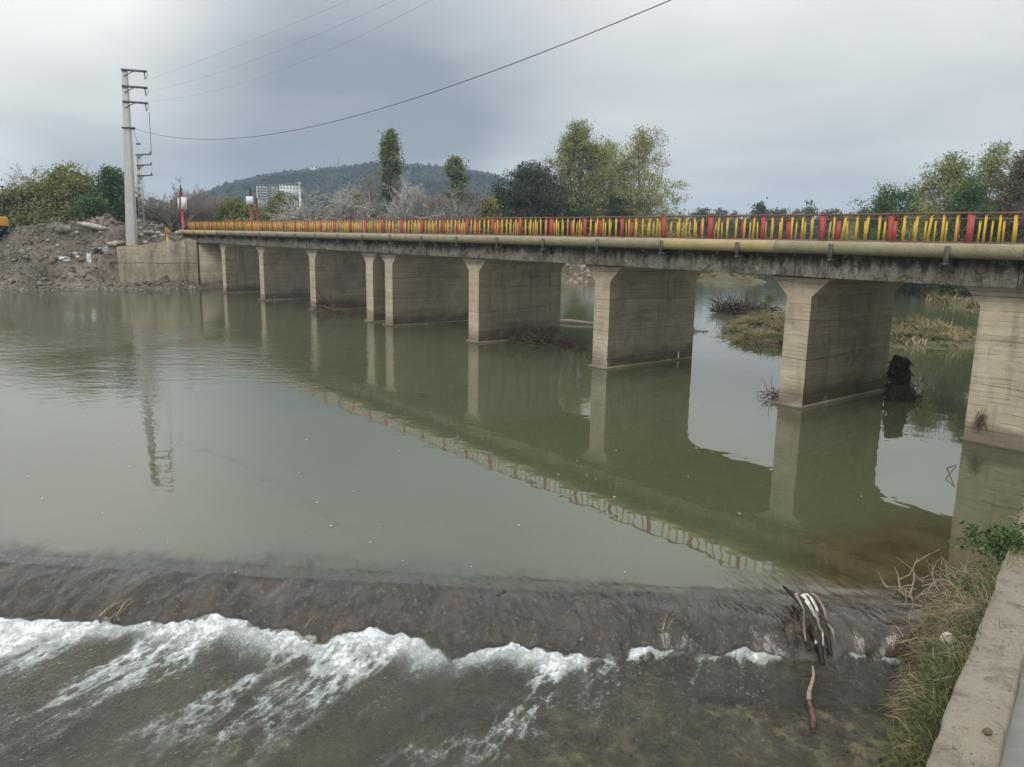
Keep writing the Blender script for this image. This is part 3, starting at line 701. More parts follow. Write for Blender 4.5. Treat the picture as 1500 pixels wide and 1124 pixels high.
mb.box((0, -0.262, 0.15), (0.17, 0.03, 0.64)); mb.box((0, -0.02, -0.10), (0.15, 0.62, 0.09)); mb.box((0, 0.255, -0.18), (0.15, 0.03, 0.34))
BRM = mb.mesh('bracket', M['bracket_steel'])
k = 0
while -11.11-3.965*k > -96:
    o = link('bracket', BRM, pipe, (-11.11-3.965*k+46, 0, 0)); o.rotation_euler = (rngp.uniform(-.03, .03), rngp.uniform(-.04, .04), 0); k += 1

# railings
def railing(y, label, x_start, nb, seed, zt=7.46, zbase=6.30):
    root = empty('railing', (x_start, y, zbase), label, 'railing', None)
    rg = random.Random(seed); sp = 2.553; Ln = nb*sp
    hgt = zt-zbase
    pm = MB(); pm.box((0, 0, hgt/2-0.02), (0.175, 0.10, hgt-0.02)); pm.box((0, 0, 0.02), (0.30, 0.20, 0.04)); PMs = pm.mesh('post', M['red_paint'])
    km = MB(); km.box((0, 0, 0), (0.074, 0.040, hgt-0.20)); KM = km.mesh('picket', M['yellow_paint'])
    tm = MB(); tm.box((0, 0, 0), (sp-0.0, 0.062, 0.062)); TM = tm.mesh('top_rail', M['rail_paint'])
    for i in range(nb+1):
        o = link('post', PMs, root, (-i*sp, 0, 0)); o.rotation_euler = (rg.gauss(0, .012), rg.gauss(0, .016), rg.gauss(0, .05)); o.scale = (rg.uniform(.85, 1.15), 1, 1)
        if i == nb: break
        dz = rg.gauss(0, 0.008)
        o = link('top_rail', TM, root, (-(i+.5)*sp, -0.03 if i % 2 else -0.026, hgt-0.035+dz)); o.rotation_euler = (0, rg.gauss(0, .0035), 0)
        o = link('bottom_rail', TM, root, (-(i+.5)*sp, -0.03 if i % 2 else -0.026, 0.19+dz)); o.rotation_euler = (0, rg.gauss(0, .003), 0); o.scale = (1, .8, .9)
        for j in range(5):
            if rg.random() < 0.02: continue
            x = -(i+(j+1)/6)*sp+rg.gauss(0, .012)
            o = link('picket', KM, root, (x, 0.012, hgt/2+0.045)); o.rotation_euler = (rg.gauss(0, .012), rg.gauss(0, .022)+(0.09 if rg.random() < .05 else 0), rg.gauss(0, .2)); o.scale = (rg.uniform(.85, 1.15), 1, rg.uniform(.98, 1.01))
    return root
railing(27.22, 'red and yellow steel railing on the near edge of the bridge, above the cream pipe', -5.73, 35, 4)
railing(33.95, 'red and yellow railing on the far edge of the bridge, behind the near one', -8.9, 34, 9)

# ------------------------------------------------------------------ retaining wall on the right
WL0 = np.array([-2.88, 7.8]); WLd = np.array([-0.2405, 0.9706])
def wl(t, off, z): p = WL0+WLd*t; return np.array([p[0]+off*WLd[1], p[1]-off*WLd[0], z])
ts = np.arange(-16, 20.2, 0.12)
prof = [(0.05, -2.0), (0.0, -0.2), (-0.01, 1.17), (0.015, 1.195), (0.20, 1.20), (0.40, 1.205), (0.545, 1.195), (0.565, 1.17), (0.575, 0.6)]
V = []
for t_ in ts:
    for k, (o_, z_) in enumerate(prof):
        j = (fbm(t_*1.7, k*3.1, 3, 131)-0.5)
        V.append(wl(t_, o_+j*(0.09 if k in (2, 3) else 0.04), z_+(fbm(t_*2.1+9, k*2.7, 3, 137)-0.5)*(0.05 if 2 <= k <= 7 else 0.0)))
wall = link('retaining_wall', mesh_np('retaining_wall', V, grid_faces(len(ts), len(prof)), M['wall_concrete'], False))
tag(wall, 'weathered tan concrete retaining wall running along the right bank in the foreground', 'wall')
mb = MB()
for i in range(18):
    a, b = -16+i*2, -16+(i+1)*2
    mb.add([wl(a, 0.57, 0.80), wl(a, 7, 0.8), wl(b, 7, 0.8), wl(b, 0.57, 0.80)], [(0, 1, 2, 3)])
mb.build('path', M['path_grey'])['kind'] = 'structure'

# ------------------------------------------------------------------ vegetation builders
def leaves(mb, P, size, rng, a, aspect=0.62, upbias=0.0):
    n = len(P)
    A = rng.normal(size=(n, 3)); A /= np.linalg.norm(A, axis=1, keepdims=True)
    B = rng.normal(size=(n, 3)); B[:, 2] *= (1-upbias); B -= (B*A).sum(1, keepdims=True)*A; B /= np.linalg.norm(B, axis=1, keepdims=True)+1e-9
    sz = (np.asarray(size)*rng.uniform(0.6, 1.35, n))[:, None]
    V = np.stack([P+A*sz, P+B*sz*aspect, P-A*sz, P-B*sz*aspect], 1).reshape(-1, 3)
    mb.add(V, np.arange(4*n).reshape(-1, 4), a=np.repeat(np.clip(a, 0, 1), 4))
def branch_level(start, dirv, length, rad, rng, k=5, bend=0.25, up=0.1, tip=0.45):
    n = len(start); P = [start]; d = dirv.copy(); p = start.copy()
    for i in range(k-1):
        d = d+rng.normal(size=(n, 3))*bend+np.array([0, 0, up]); d /= np.linalg.norm(d, axis=1, keepdims=True)
        p = p+d*(length/(k-1))[:, None]; P.append(p)
    P = np.stack(P, 1); R = rad[:, None]*np.linspace(1, tip, k)[None, :]
    return P, R, d
def bare_tree(mb, height, rng, spread=0.55, levels=5, r0=None, lean=0.0, kids=(4, 4, 4, 4, 3), start_frac=0.28, up=0.08, stems=1, minr=0.012, len_dec=0.62):
    r0 = r0 or height*0.022
    start = np.zeros((stems, 3)); start[:, :2] = rng.normal(size=(stems, 2))*0.25*(stems > 1)
    d = np.zeros((stems, 3)); d[:, 2] = 1; d[:, :2] = rng.normal(size=(stems, 2))*(lean+0.28*(stems > 1)); d /= np.linalg.norm(d, axis=1, keepdims=True)
    ln = np.full(stems, height*0.62)*rng.uniform(0.8, 1.1, stems); rad = np.full(stems, r0/math.sqrt(stems)); tips = []
    for lv in range(levels):
        P, R, d = branch_level(start, d, ln, np.maximum(rad, minr), rng, 5, 0.10+0.05*lv, up, 0.42)
        mb.tubes(P, np.maximum(R, minr*0.6), 6 if lv == 0 else (4 if lv < 3 else 3), a=rng.random(len(P)))
        tips.append(P[:, -1])
        if lv == levels-1: break
        nk = kids[lv]; n = len(P)
        t = rng.uniform(start_frac if lv == 0 else 0.15, 1.0, (n, nk)); t[:, 0] = 1.0
        idx = t*(P.shape[1]-1); i0 = np.minimum(idx.astype(int), P.shape[1]-2); fr = idx-i0
        bi = np.arange(n)[:, None]
        S = P[bi, i0]*(1-fr)[..., None]+P[bi, i0+1]*fr[..., None]
        Tn = P[bi, i0+1]-P[bi, i0]; Tn /= np.linalg.norm(Tn, axis=2, keepdims=True)
        dv = Tn+rng.normal(size=Tn.shape)*spread; dv /= np.linalg.norm(dv, axis=2, keepdims=True)
        ln = (ln[:, None]*len_dec*rng.uniform(0.6, 1.15, (n, nk))*(1.15-0.45*t)).ravel()
        rad = (R[bi, i0]*0.62).ravel(); start = S.reshape(-1, 3); d = dv.reshape(-1, 3)
    return np.concatenate(tips)

ENV = {
    'poplar': lambda t: np.interp(t, [0, 0.10, 0.25, 0.45, 0.65, 0.85, 1.0], [0.30, 0.62, 0.95, 1.0, 0.82, 0.48, 0.06]),
    'column': lambda t: np.interp(t, [0, 0.12, 0.4, 0.75, 0.92, 1.0], [0.35, 0.7, 0.95, 1.0, 0.7, 0.1]),
    'broad': lambda t: np.interp(t, [0, 0.12, 0.4, 0.7, 0.9, 1.0], [0.55, 0.9, 1.0, 0.85, 0.5, 0.1]),
    'bush': lambda t: np.interp(t, [0, 0.2, 0.5, 0.8, 1.0], [0.8, 1.0, 0.95, 0.65, 0.12]),
}
def crown_points(env, z0, z1, rx, nclump, per, cr, rng, shell=0.55, lobes=0.35):
    """clump centres through the crown volume, leaf points round each"""
    t = rng.random(nclump*3); E = ENV[env](t); keep = rng.random(len(t)) < E**1.15+0.03; t = t[keep][:nclump]
    th = rng.uniform(0, 2*PI, len(t)); ph = rng.uniform(0, 6)
    lob = 1+lobes*(np.sin(th*2+ph+t*5)*0.5+np.sin(th*3-ph*2+t*9)*0.35+rng.normal(size=len(t))*0.25)
    rr = rx*ENV[env](t)*np.clip(lob, 0.5, 1.35)*(rng.random(len(t))**shell)
    Cn = np.stack([np.cos(th)*rr, np.sin(th)*rr, z0+(z1-z0)*t], -1)
    # most clumps ride on main boughs, so the outline breaks into sprays
    nb = int(np.clip(nclump/9, 8, 46)); t0 = rng.uniform(0.0, 0.80, nb); tl = np.clip(t0+rng.uniform(0.10, 0.30, nb), 0.05, 1.0); ba = np.arange(nb)*2.399+rng.normal(0, 0.5, nb)
    br = rx*ENV[env](tl)*rng.uniform(0.62, 1.28, nb)
    A0 = np.stack([np.zeros(nb), np.zeros(nb), z0+(z1-z0)*t0], -1); A1 = np.stack([np.cos(ba)*br, np.sin(ba)*br, z0+(z1-z0)*tl*rng.uniform(0.95, 1.03, nb)], -1)
    k_ = rng.random(len(Cn)) < 0.72; bi = rng.integers(0, nb, len(Cn)); uu_ = rng.uniform(0.25, 1.0, len(Cn))**0.7
    on = A0[bi]+(A1-A0)[bi]*uu_[:, None]+rng.normal(size=Cn.shape)*rx*0.10
    Cn = np.where(k_[:, None], on, Cn*np.array([0.8, 0.8, 1]))
    n = rng.poisson(per, len(Cn))+2; idx = np.repeat(np.arange(len(Cn)), n)
    off = rng.normal(size=(len(idx), 3))*np.array([1, 1, 0.75])*cr*rng.uniform(0.6, 1.3, len(Cn))[idx][:, None]*0.55
    tone = rng.normal(0.5, 0.17, len(Cn))[idx]+rng.normal(0, 0.14, len(idx))
    return Cn, Cn[idx]+off, tone
def tree(name, px, ytop, dist, wpx, label, cat='tree', env='broad', leaf='leaf_green', bark='bark_brown', seed=1, base=0.12, nclump=255, per=52, cr=0.9, lsize=0.166, group=None, shell=0.5, limbs=26, lobes=0.35, dens=1.0, twigs=0):
    rng = np.random.default_rng(seed)
    top = dep(px, ytop, dist); gz = float(ground_z(top[0], top[1])); h = top[2]-gz
    cosv = math.hypot(*(top[:2]))/ (np.array([top[0], top[1], top[2]-H]) @ _f)
    rx = wpx/2*(dist/cosv)/F0
    root = empty(name, (top[0], top[1], gz), label, cat, group)
    Cn, P, tone = crown_points(env, h*base, h*0.985, rx*0.92, int(nclump*dens), per, cr, rng, shell, lobes)
    mb = MB(); leaves(mb, P, lsize, rng, tone); mb.build('crown', M[leaf], root)
    tb = MB(); k = 7; z = np.linspace(-0.4, h*0.9, k)
    wob = np.cumsum(rng.normal(size=(k, 2))*0.012*h, 0)*np.linspace(0, 1, k)[:, None]
    tp = np.stack([wob[:, 0], wob[:, 1], z], -1); tr = np.linspace(h*0.020, h*0.004, k)
    tb.tubes(tp, tr, 7)
    sel = rng.choice(len(Cn), min(limbs, len(Cn)), replace=False)
    for i in sel:
        c = Cn[i]; zz = max(h*base*0.8, c[2]*rng.uniform(0.45, 0.75)); s = np.array([np.interp(zz, z, tp[:, 0]), np.interp(zz, z, tp[:, 1]), zz])
        mid = s*0.45+c*0.55+rng.normal(size=3)*0.15; mid[2] -= 0.1*np.linalg.norm(c-s)
        r = np.interp(zz, z, tr)*0.5
        tb.tubes(np.array([s, mid, c]), np.array([r, r*0.65, r*0.25]), 5)
    if twigs:
        q = P[rng.choice(len(P), twigs)]; dv = q*np.array([1, 1, 0])/(rx+0.1)+np.array([0, 0, 0.8])+rng.normal(size=q.shape)*0.3
        tb.tubes(np.stack([q, q+dv*0.5, q+dv*1.0+rng.normal(size=q.shape)*0.1], 1), np.array([0.02, 0.014, 0.008]), 3)
    tb.build('trunk', M[bark], root, True)
    return root
def bare(name, px, ytop, dist, label, seed, bark='bark_white', group=None, spread=0.5, kids=(6, 5, 4, 4, 3), stems=1, lean=0.0, up=0.06, r0=None, scale_w=1.0, minr=0.012, hazy=None, len_dec=0.62):
    rng = np.random.default_rng(seed)
    top = dep(px, ytop, dist); gz = float(ground_z(top[0], top[1])); h = top[2]-gz
    root = empty(name, (top[0], top[1], gz), label, 'tree', group)
    mb = MB(); tips = bare_tree(mb, h, rng, spread, 5, r0, lean, kids, stems=stems, up=up, minr=minr, len_dec=len_dec)
    V = np.concatenate(mb.V); zmax = V[:, 2].max(); f = h/zmax
    lo = [0]; 
    for i, v in enumerate(mb.V): v *= np.array([scale_w, scale_w, f])
    tmb = MB(); tmb.V = mb.V[:1]; tmb.Q = mb.Q[:1]; tmb.A = mb.A[:1]; tmb.n = len(mb.V[0])
    tmb.build('trunk', M[bark], root, True)
    off = len(mb.V[0])
    cb = MB(); cb.V = mb.V[1:]; cb.Q = [q-off for q in mb.Q[1:]]; cb.A = mb.A[1:]
    cb.build('branches', M[bark], root, True)
    if hazy:
        lm, cnt, ls = hazy
        P = tips[rng.choice(len(tips), cnt)]*np.array([scale_w, scale_w, f])+rng.normal(size=(cnt, 3))*0.35
        lb = MB(); leaves(lb, P, ls, rng, rng.normal(0.5, 0.2, cnt)); lb.build('foliage', M[lm], root)
    return root
def thicket(name, x0, x1, tops, d0, d1, n, leafs, seed, lsize=0.2, per=60, wr=(1.6, 3.2)):
    """continuous scrub that reads as one mass; tops: list of (px, ytop)"""
    rng = np.random.default_rng(seed); out = []
    tx = [q[0] for q in tops]; ty = [q[1] for q in tops]
    P = []; T = []; tb = MB()
    for i in range(n):
        px = rng.uniform(x0, x1); dist = rng.uniform(d0, d1); yt = np.interp(px, tx, ty)+rng.exponential(9 if d0 < 200 else 4)
        top = dep(px, yt, dist); gz = float(ground_z(top[0], top[1])); h = max(1.5, top[2]-gz); rx = rng.uniform(*wr)
        Cn, Q, tone = crown_points('bush', h*0.05, h, rx, int(20+h*3), per/6, 0.8, rng, 0.6, 0.4)
        P.append(Q+np.array([top[0], top[1], gz])); T.append(tone*0.7+rng.uniform(-0.1, 0.45))
        k = 5; s = np.repeat(np.array([[top[0], top[1], gz]]), k, 0)+rng.normal(size=(k, 3))*np.array([0.4, 0.4, 0])
        e = s+rng.normal(size=(k, 3))*np.array([rx*.5, rx*.5, 0])+np.array([0, 0, h*1.02]); 
        tb.tubes(np.stack([s, (s+e)/2+rng.normal(size=s.shape)*0.3, e], 1), np.array([0.07, 0.04, 0.012]), 4)
    P = np.concatenate(P); T = np.concatenate(T)
    mb = MB(); leaves(mb, P, lsize, rng, T); o = mb.build(name, M[leafs]); tag(o, kind='stuff')
    o2 = tb.build('thicket_stems', M['bark_grey']); tag(o2, kind='stuff')
    return o

# ---- trees behind the bridge, centre
tree('poplar_tree', 853, 172, 130, 124, 'tallest leafy poplar, left of the pair rising behind the bridge', env='poplar', leaf='leaf_poplar_green', bark='bark_grey', seed=11, base=0.10, nclump=729, per=52, cr=1.0, lsize=0.141, shell=0.45, limbs=40, lobes=0.5)
tree('poplar_tree', 941, 187, 134, 146, 'broad airy poplar with yellowish leaves, right of the pair behind the bridge', env='poplar', leaf='leaf_poplar', bark='bark_grey', seed=12, base=0.10, nclump=729, per=49, cr=1.0, lsize=0.141, shell=0.42, limbs=40, lobes=0.5)
tree('poplar_tree', 893, 200, 140, 100, 'slim poplar standing in the gap between the two tall poplars', env='poplar', leaf='leaf_poplar', bark='bark_grey', seed=13, base=0.12, nclump=265, per=45, cr=0.9, lsize=0.141)
tree('broadleaf_tree', 784, 235, 126, 128, 'dark round tree with brownish crown left of the tall poplars', env='broad', leaf='leaf_dark', seed=14, base=0.06, nclump=510, per=66, cr=1.0, lsize=0.158, lobes=0.3)
tree('broadleaf_tree', 742, 268, 128, 60, 'small dark tree on the left flank of the round dark tree', env='broad', leaf='leaf_dark', seed=15, base=0.05, nclump=187, per=59, cr=0.9, lsize=0.166)
tree('shrub', 905, 280, 128, 66, 'dark green shrub at the foot of the tall poplars', 'shrub', env='bush', leaf='leaf_dark', seed=16, base=0.03, nclump=221, per=59, cr=0.8, lsize=0.149)
tree('shrub', 846, 290, 126, 60, 'leafy green shrub below the tallest poplar', 'shrub', env='bush', leaf='leaf_green', seed=17, base=0.03, nclump=170, per=59, cr=0.8, lsize=0.149)
tree('columnar_poplar', 572, 188, 128, 28, 'tall narrow columnar poplar in front of the hill', env='column', leaf='leaf_column', bark='bark_white', seed=18, base=0.10, nclump=323, per=52, cr=0.9, lsize=0.166, lobes=0.2, shell=0.5)
tree('columnar_poplar', 667, 231, 128, 36, 'shorter columnar poplar right of the bare white trees', env='column', leaf='leaf_column', bark='bark_grey', seed=19, base=0.08, nclump=204, per=49, cr=0.9, lsize=0.166, lobes=0.5)
bare('bare_tree', 548, 238, 124, 'hazy grey brown bare tree beside the tall columnar poplar', 20, 'twig_pink', kids=(10, 6, 5, 5, 4), spread=0.30, up=0.16, minr=0.016, hazy=('leaf_grey', 1500, 0.10), len_dec=0.5)
bare('bare_tree', 598, 246, 112, 'largest bare tree with forked white trunk, right of the columnar poplar', 21, 'bark_white', kids=(7, 5, 5, 4, 2), spread=0.62, stems=3, scale_w=1.5, lean=0.15, up=0.03, minr=0.024, r0=0.55)
bare('bare_tree', 560, 266, 108, 'low spreading bare white tree below the columnar poplar', 22, 'bark_white', kids=(7, 5, 5, 4, 2), spread=0.65, stems=3, scale_w=1.5, lean=0.25, up=0.0, minr=0.023, r0=0.45)
bare('bare_tree', 640, 260, 110, 'twiggy bare tree under the shorter columnar poplar', 23, 'bark_grey', kids=(6, 5, 4, 4, 2), spread=0.55, stems=3, lean=0.2, up=0.04, minr=0.022, scale_w=2.0)
bare('bare_tree', 470, 267, 112, 'white barked bare tree with spreading crown right of the white building', 24, 'bark_white', kids=(7, 5, 5, 4, 2), spread=0.6, stems=4, lean=0.25, up=0.02, minr=0.022, scale_w=1.9, r0=0.40)
bare('bare_tree', 690, 276, 114, 'low twiggy grey brown tree left of the rusty yellow shrub', 58, 'twig_tan', kids=(8, 6, 5, 4, 2), spread=0.55, stems=4, lean=0.3, up=0.03, minr=0.022, scale_w=1.9)
bare('bare_tree', 505, 278, 116, 'twiggy brown bare tree right of the spreading white barked one', 59, 'twig_tan', kids=(8, 6, 5, 4, 2), spread=0.55, stems=4, lean=0.3, up=0.03, minr=0.022, scale_w=1.7)
tree('shrub', 515, 285, 122, 74, 'yellowish olive shrub between the bare white trees', 'shrub', env='bush', leaf='leaf_yellow', bark='bark_grey', seed=25, base=0.03, nclump=187, per=52, cr=1.0, lsize=0.166)
tree('shrub', 716, 288, 112, 46, 'rusty yellow shrub left of the dark round tree', 'shrub', env='bush', leaf='leaf_yellow', bark='bark_grey', seed=26, base=0.03, nclump=153, per=52, cr=0.9, lsize=0.166)
tree('shrub', 345, 296, 118, 120, 'wide green scrub bush behind the far end of the railing', 'shrub', env='bush', leaf='leaf_olive', bark='bark_grey', seed=27, base=0.03, nclump=289, per=56, cr=1.1, lsize=0.166)
tree('shrub', 410, 292, 124, 90, 'olive scrub bush below the white hillside building', 'shrub', env='bush', leaf='leaf_olive', bark='bark_grey', seed=28, base=0.03, nclump=255, per=56, cr=1.1, lsize=0.166)
thicket('thicket', 262, 790, [(262, 300), (300, 300), (420, 300), (500, 298), (620, 292), (700, 290), (790, 285)], 120, 150, 95, 'leaf_mixed', 30)
# ---- left bank
tree('broadleaf_tree', 86, 249, 112, 140, 'big rounded olive green tree behind the rubble mound', env='broad', leaf='leaf_olive', bark='bark_grey', seed=31, base=0.06, nclump=510, per=59, cr=1.1, lsize=0.158, lobes=0.3)
tree('broadleaf_tree', 165, 249, 110, 66, 'narrow bright green tree just left of the tall concrete pole', env='poplar', leaf='leaf_green', bark='bark_grey', seed=32, base=0.05, nclump=255, per=52, cr=0.9, lsize=0.158, lobes=0.5)
tree('shrub', 18, 276, 114, 76, 'brownish olive shrub at the left edge of the picture', 'shrub', env='bush', leaf='leaf_brown', bark='bark_grey', seed=33, base=0.03, nclump=255, per=56, cr=1.0, lsize=0.166)
tree('shrub', 130, 292, 106, 60, 'deep green bush low behind the rubble mound', 'shrub', env='bush', leaf='leaf_green', bark='bark_grey', seed=34, base=0.03, nclump=204, per=59, cr=0.9, lsize=0.158)
bare('bare_tree', 62, 240, 118, 'thin bare tree rising over the left of the olive tree', 35, 'twig_pink', kids=(8, 5, 4, 4, 3), spread=0.38, stems=3, up=0.08, minr=0.014, scale_w=1.2)
bare('bare_tree', 132, 236, 118, 'thin bare tree rising between the olive and bright green trees', 36, 'twig_pink', kids=(8, 5, 4, 4, 3), spread=0.36, stems=3, up=0.10, minr=0.014)
bare('bare_tree', 238, 254, 112, 'pinkish grey bare tree right of the shorter ladder pole', 37, 'twig_pink', kids=(9, 6, 5, 4, 4), spread=0.45, stems=4, lean=0.2, up=0.06, minr=0.018, scale_w=1.35)
bare('bare_tree', 270, 268, 116, 'smaller pinkish bare tree behind the leftmost red sign pole', 38, 'twig_pink', kids=(8, 6, 5, 4, 3), spread=0.45, stems=3, lean=0.2, up=0.05, minr=0.018)
thicket('thicket', -70, 290, [(-70, 280), (20, 285), (150, 292), (220, 288), (290, 295)], 112, 130, 70, 'leaf_mixed', 39)
# ---- right bank
tree('broadleaf_tree', 1308, 266, 108, 124, 'rounded dark green tree, left of the right hand grove', env='broad', leaf='leaf_green', bark='bark_brown', seed=41, base=0.05, nclump=391, per=59, cr=0.85, lsize=0.124)
tree('broadleaf_tree', 1398, 222, 104, 140, 'tall loose crowned grey green tree in the right hand grove', env='poplar', leaf='leaf_poplar_green', bark='bark_grey', seed=42, base=0.08, nclump=391, per=45, cr=0.9, lsize=0.124, lobes=0.6, twigs=60)
tree('broadleaf_tree', 1458, 209, 106, 134, 'tallest tree of the right hand grove with sparse leafy top', env='poplar', leaf='leaf_poplar_green', bark='bark_grey', seed=43, base=0.08, nclump=374, per=45, cr=0.9, lsize=0.124, lobes=0.6, twigs=60)
tree('broadleaf_tree', 1508, 214, 102, 96, 'brownish leaved tree cut by the right edge of the picture', env='poplar', leaf='leaf_brown', bark='bark_grey', seed=44, base=0.08, nclump=340, per=45, cr=0.9, lsize=0.124, lobes=0.5)
tree('broadleaf_tree', 1350, 258, 112, 62, 'slender sparse tree between the dark round tree and the tall grove', env='poplar', leaf='leaf_poplar_green', bark='bark_grey', seed=45, base=0.08, nclump=136, per=42, cr=0.8, lsize=0.124, lobes=0.6)
tree('shrub', 1425, 262, 100, 90, 'dark green bush filling the foot of the right hand grove', 'shrub', env='bush', leaf='leaf_green', bark='bark_brown', seed=46, base=0.03, nclump=340, per=59, cr=0.85, lsize=0.124)
tree('shrub', 1264, 294, 112, 36, 'thin straggling bush at the left end of the right hand grove', 'shrub', env='bush', leaf='leaf_poplar_green', bark='bark_grey', seed=47, base=0.03, nclump=61, per=42, cr=0.8, lsize=0.124)
thicket('thicket', 1245, 1540, [(1245, 312), (1300, 302), (1400, 292), (1540, 282)], 112, 128, 60, 'leaf_olive', 48, 0.17)
thicket('distant_wood', 940, 1300, [(940, 304), (985, 307), (1010, 304), (1050, 308), (1090, 308), (1150, 306), (1200, 305), (1300, 302)], 230, 290, 130, 'leaf_dark', 49, 0.34, 60, (2.5, 5))
tree('distant_tree', 1113, 298, 240, 34, 'small dark round treetop showing above the middle of the railing', env='broad', leaf='leaf_dark', seed=50, base=0.05, nclump=153, per=24, cr=1.6, lsize=0.403)
tree('distant_tree', 1188, 295, 230, 16, 'small pointed green treetop showing above the railing', env='column', leaf='leaf_green', seed=51, base=0.05, nclump=119, per=24, cr=1.3, lsize=0.370)

# ------------------------------------------------------------------ hill, its forest and buildings
az = np.array([ray(x, 330)[:2] for x in np.arange(-500, 1700, 12)]); px_s = np.arange(-500, 1700, 12)
hx = [-500, 0, 200, 262, 300, 345, 385, 430, 480, 520, 545, 590, 625, 660, 700, 740, 790, 860, 940, 1040, 1700]
hy = [330, 322, 312, 300, 284, 267, 258, 251, 247, 243, 238, 241, 243, 246, 251, 262, 280, 296, 310, 325, 332]
sil = np.interp(px_s, hx, hy)
rad_ = np.concatenate([np.linspace(420, 1000, 30), np.linspace(1020, 2300, 75), np.linspace(2350, 3200, 14)])*0.5
V = []
hill_top = np.array([dep(x, y, 1050)[2] for x, y in zip(px_s, sil)])
AZ = np.array([dep(x, 330, 1.0)[:2] for x in px_s])
Rg, Ig = np.meshgrid(rad_, np.arange(len(px_s)), indexing='ij')
XX = AZ[Ig, 0]*Rg; YY = AZ[Ig, 1]*Rg
rise = sstep(215, 1050, Rg)**1.25*(1-0.85*sstep(1075, 1600, Rg))
HZ = 2.0+(hill_top[Ig]-2.0)*rise
bumpy = (fbm(XX*0.008, YY*0.008, 4, 201)-0.5)*23*rise*(1-sstep(875, 1050, Rg))+(fbm(XX*0.04, YY*0.04, 3, 207)-0.5)*4*rise
HZ = np.minimum(HZ+bumpy, H+(hill_top[Ig]-H)*Rg/1050-3.2)
HZ[-1, :] = -5
m, t = new_mat('hill_side'); pos = t.n('ShaderNodeNewGeometry', None, 0)
n1 = t.noise(pos, 0.024, 5, 0.65); n2 = t.noise(pos, 0.16, 4, 0.6)
col = t.ramp(t.math('ADD', t.math('MULTIPLY', n1, 0.6), t.math('MULTIPLY', n2, 0.4)), [(0.36, (0.010, 0.016, 0.010)), (0.54, (0.020, 0.029, 0.015)), (0.68, (0.050, 0.055, 0.030)), (0.78, (0.12, 0.11, 0.075))])
finish(t, col, 1.0, n2, 1.0, 6.0, 0.0); M['hill_side'] = m
link('hill', mesh_np('hill', np.stack([XX, YY, HZ], -1).reshape(-1, 3), grid_faces(len(rad_), len(px_s), True), M['hill_side'], True))['kind'] = 'structure'
rng = np.random.default_rng(77)
def hill_z(px, dist):
    i = np.clip(np.interp(dist, rad_, np.arange(len(rad_))), 0, len(rad_)-1.001); j = np.clip((px+500)/12.0, 0, len(px_s)-1.001)
    i0 = i.astype(int) if hasattr(i, 'astype') else int(i); j0 = j.astype(int) if hasattr(j, 'astype') else int(j); fi, fj = i-i0, j-j0
    return (HZ[i0, j0]*(1-fi)+HZ[i0+1, j0]*fi)*(1-fj)+(HZ[i0, j0+1]*(1-fi)+HZ[i0+1, j0+1]*fi)*fj
def px_xy(px, dist):
    j = (px+500)/12.0; j0 = np.floor(j).astype(int); fj = (j-j0)[:, None]
    a = AZ[j0]*(1-fj)+AZ[j0+1]*fj
    return a*dist[:, None]
nT = 16000
pxs = rng.uniform(230, 900, nT); dst = 350+725*np.sqrt(rng.random(nT))
dens = fbm(pxs*0.02, dst*0.012, 3, 211); kp = dens > 0.40
pxs, dst = pxs[kp], dst[kp]
ridge_px = rng.uniform(240, 900, 900); pxs = np.concatenate([pxs, ridge_px]); dst = np.concatenate([dst, rng.uniform(1000, 1065, 900)])
xy = px_xy(pxs, dst); zz = hill_z(pxs, dst)
nT = len(pxs); sz = rng.uniform(0.9, 2.0, nT)*(1+0.5*(rng.random(nT) < 0.08)); el = rng.uniform(0.8, 1.5, nT)
jig = 1+rng.uniform(-0.28, 0.28, (nT, len(ICO1), 1))
Vv = ICO1[None]*jig*np.stack([sz, sz, sz*el], -1)[:, None, :]+np.concatenate([xy, (zz+sz*el*0.55)[:, None]], 1)[:, None, :]
Ff = (ICO1F[None]+(np.arange(nT)*len(ICO1))[:, None, None]).reshape(-1, 3)
o = link('hill_forest', mesh_np('hill_forest', Vv.reshape(-1, 3), Ff, M['hill_forest'], True, {'rnd': np.repeat(rng.random(nT), len(ICO1))})); o['kind'] = 'stuff'

def building(px0, px1, ytop, ybot, dist, label, wall, floors, bays, depth=12, roof=True, name='building'):
    a = dep(px0, ybot, dist); b = dep(px1, ybot, dist); top = dep((px0+px1)/2, ytop, dist)[2]; bot = min(a[2], b[2])
    ctr = (a+b)/2; wd = math.hypot(b[0]-a[0], b[1]-a[1]); hh = top-bot
    root = empty(name, (ctr[0], ctr[1], bot), label, 'building')
    root.rotation_euler = (0, 0, math.atan2(b[1]-a[1], b[0]-a[0]))
    mb = MB(); mb.box((0, depth/2, hh/2-3), (wd, depth, hh+6)); mb.build('wall', M[wall], root)
    mb = MB(); mb.box((0, depth/2, hh+0.25), (wd+0.8, depth+0.8, 0.5)); mb.build('roof', M['roof_grey' if roof else wall], root)
    wm = MB(); wm.box((0, 0, 0), (wd/bays*0.46, 0.3, hh/floors*0.40)); WM = wm.mesh('window', M['window_dark'])
    sm_ = MB(); sm_.box((0, 0, 0), (wd/bays*0.9, 1.2, 0.35)); SM = sm_.mesh('balcony', M[wall])
    for f_ in range(floors):
        for k_ in range(bays):
            link('window', WM, root, (-wd/2+wd*(k_+0.5)/bays, -0.1, hh*(f_+0.55)/floors))
        if floors > 2:
            for k_ in range(bays): link('balcony', SM, root, (-wd/2+wd*(k_+0.5)/bays, -0.55, hh*(f_+0.12)/floors))
    return root
building(376, 392, 272, 290, 440, 'left block of the white apartment building on the hillside', 'white_wall', 5, 3)
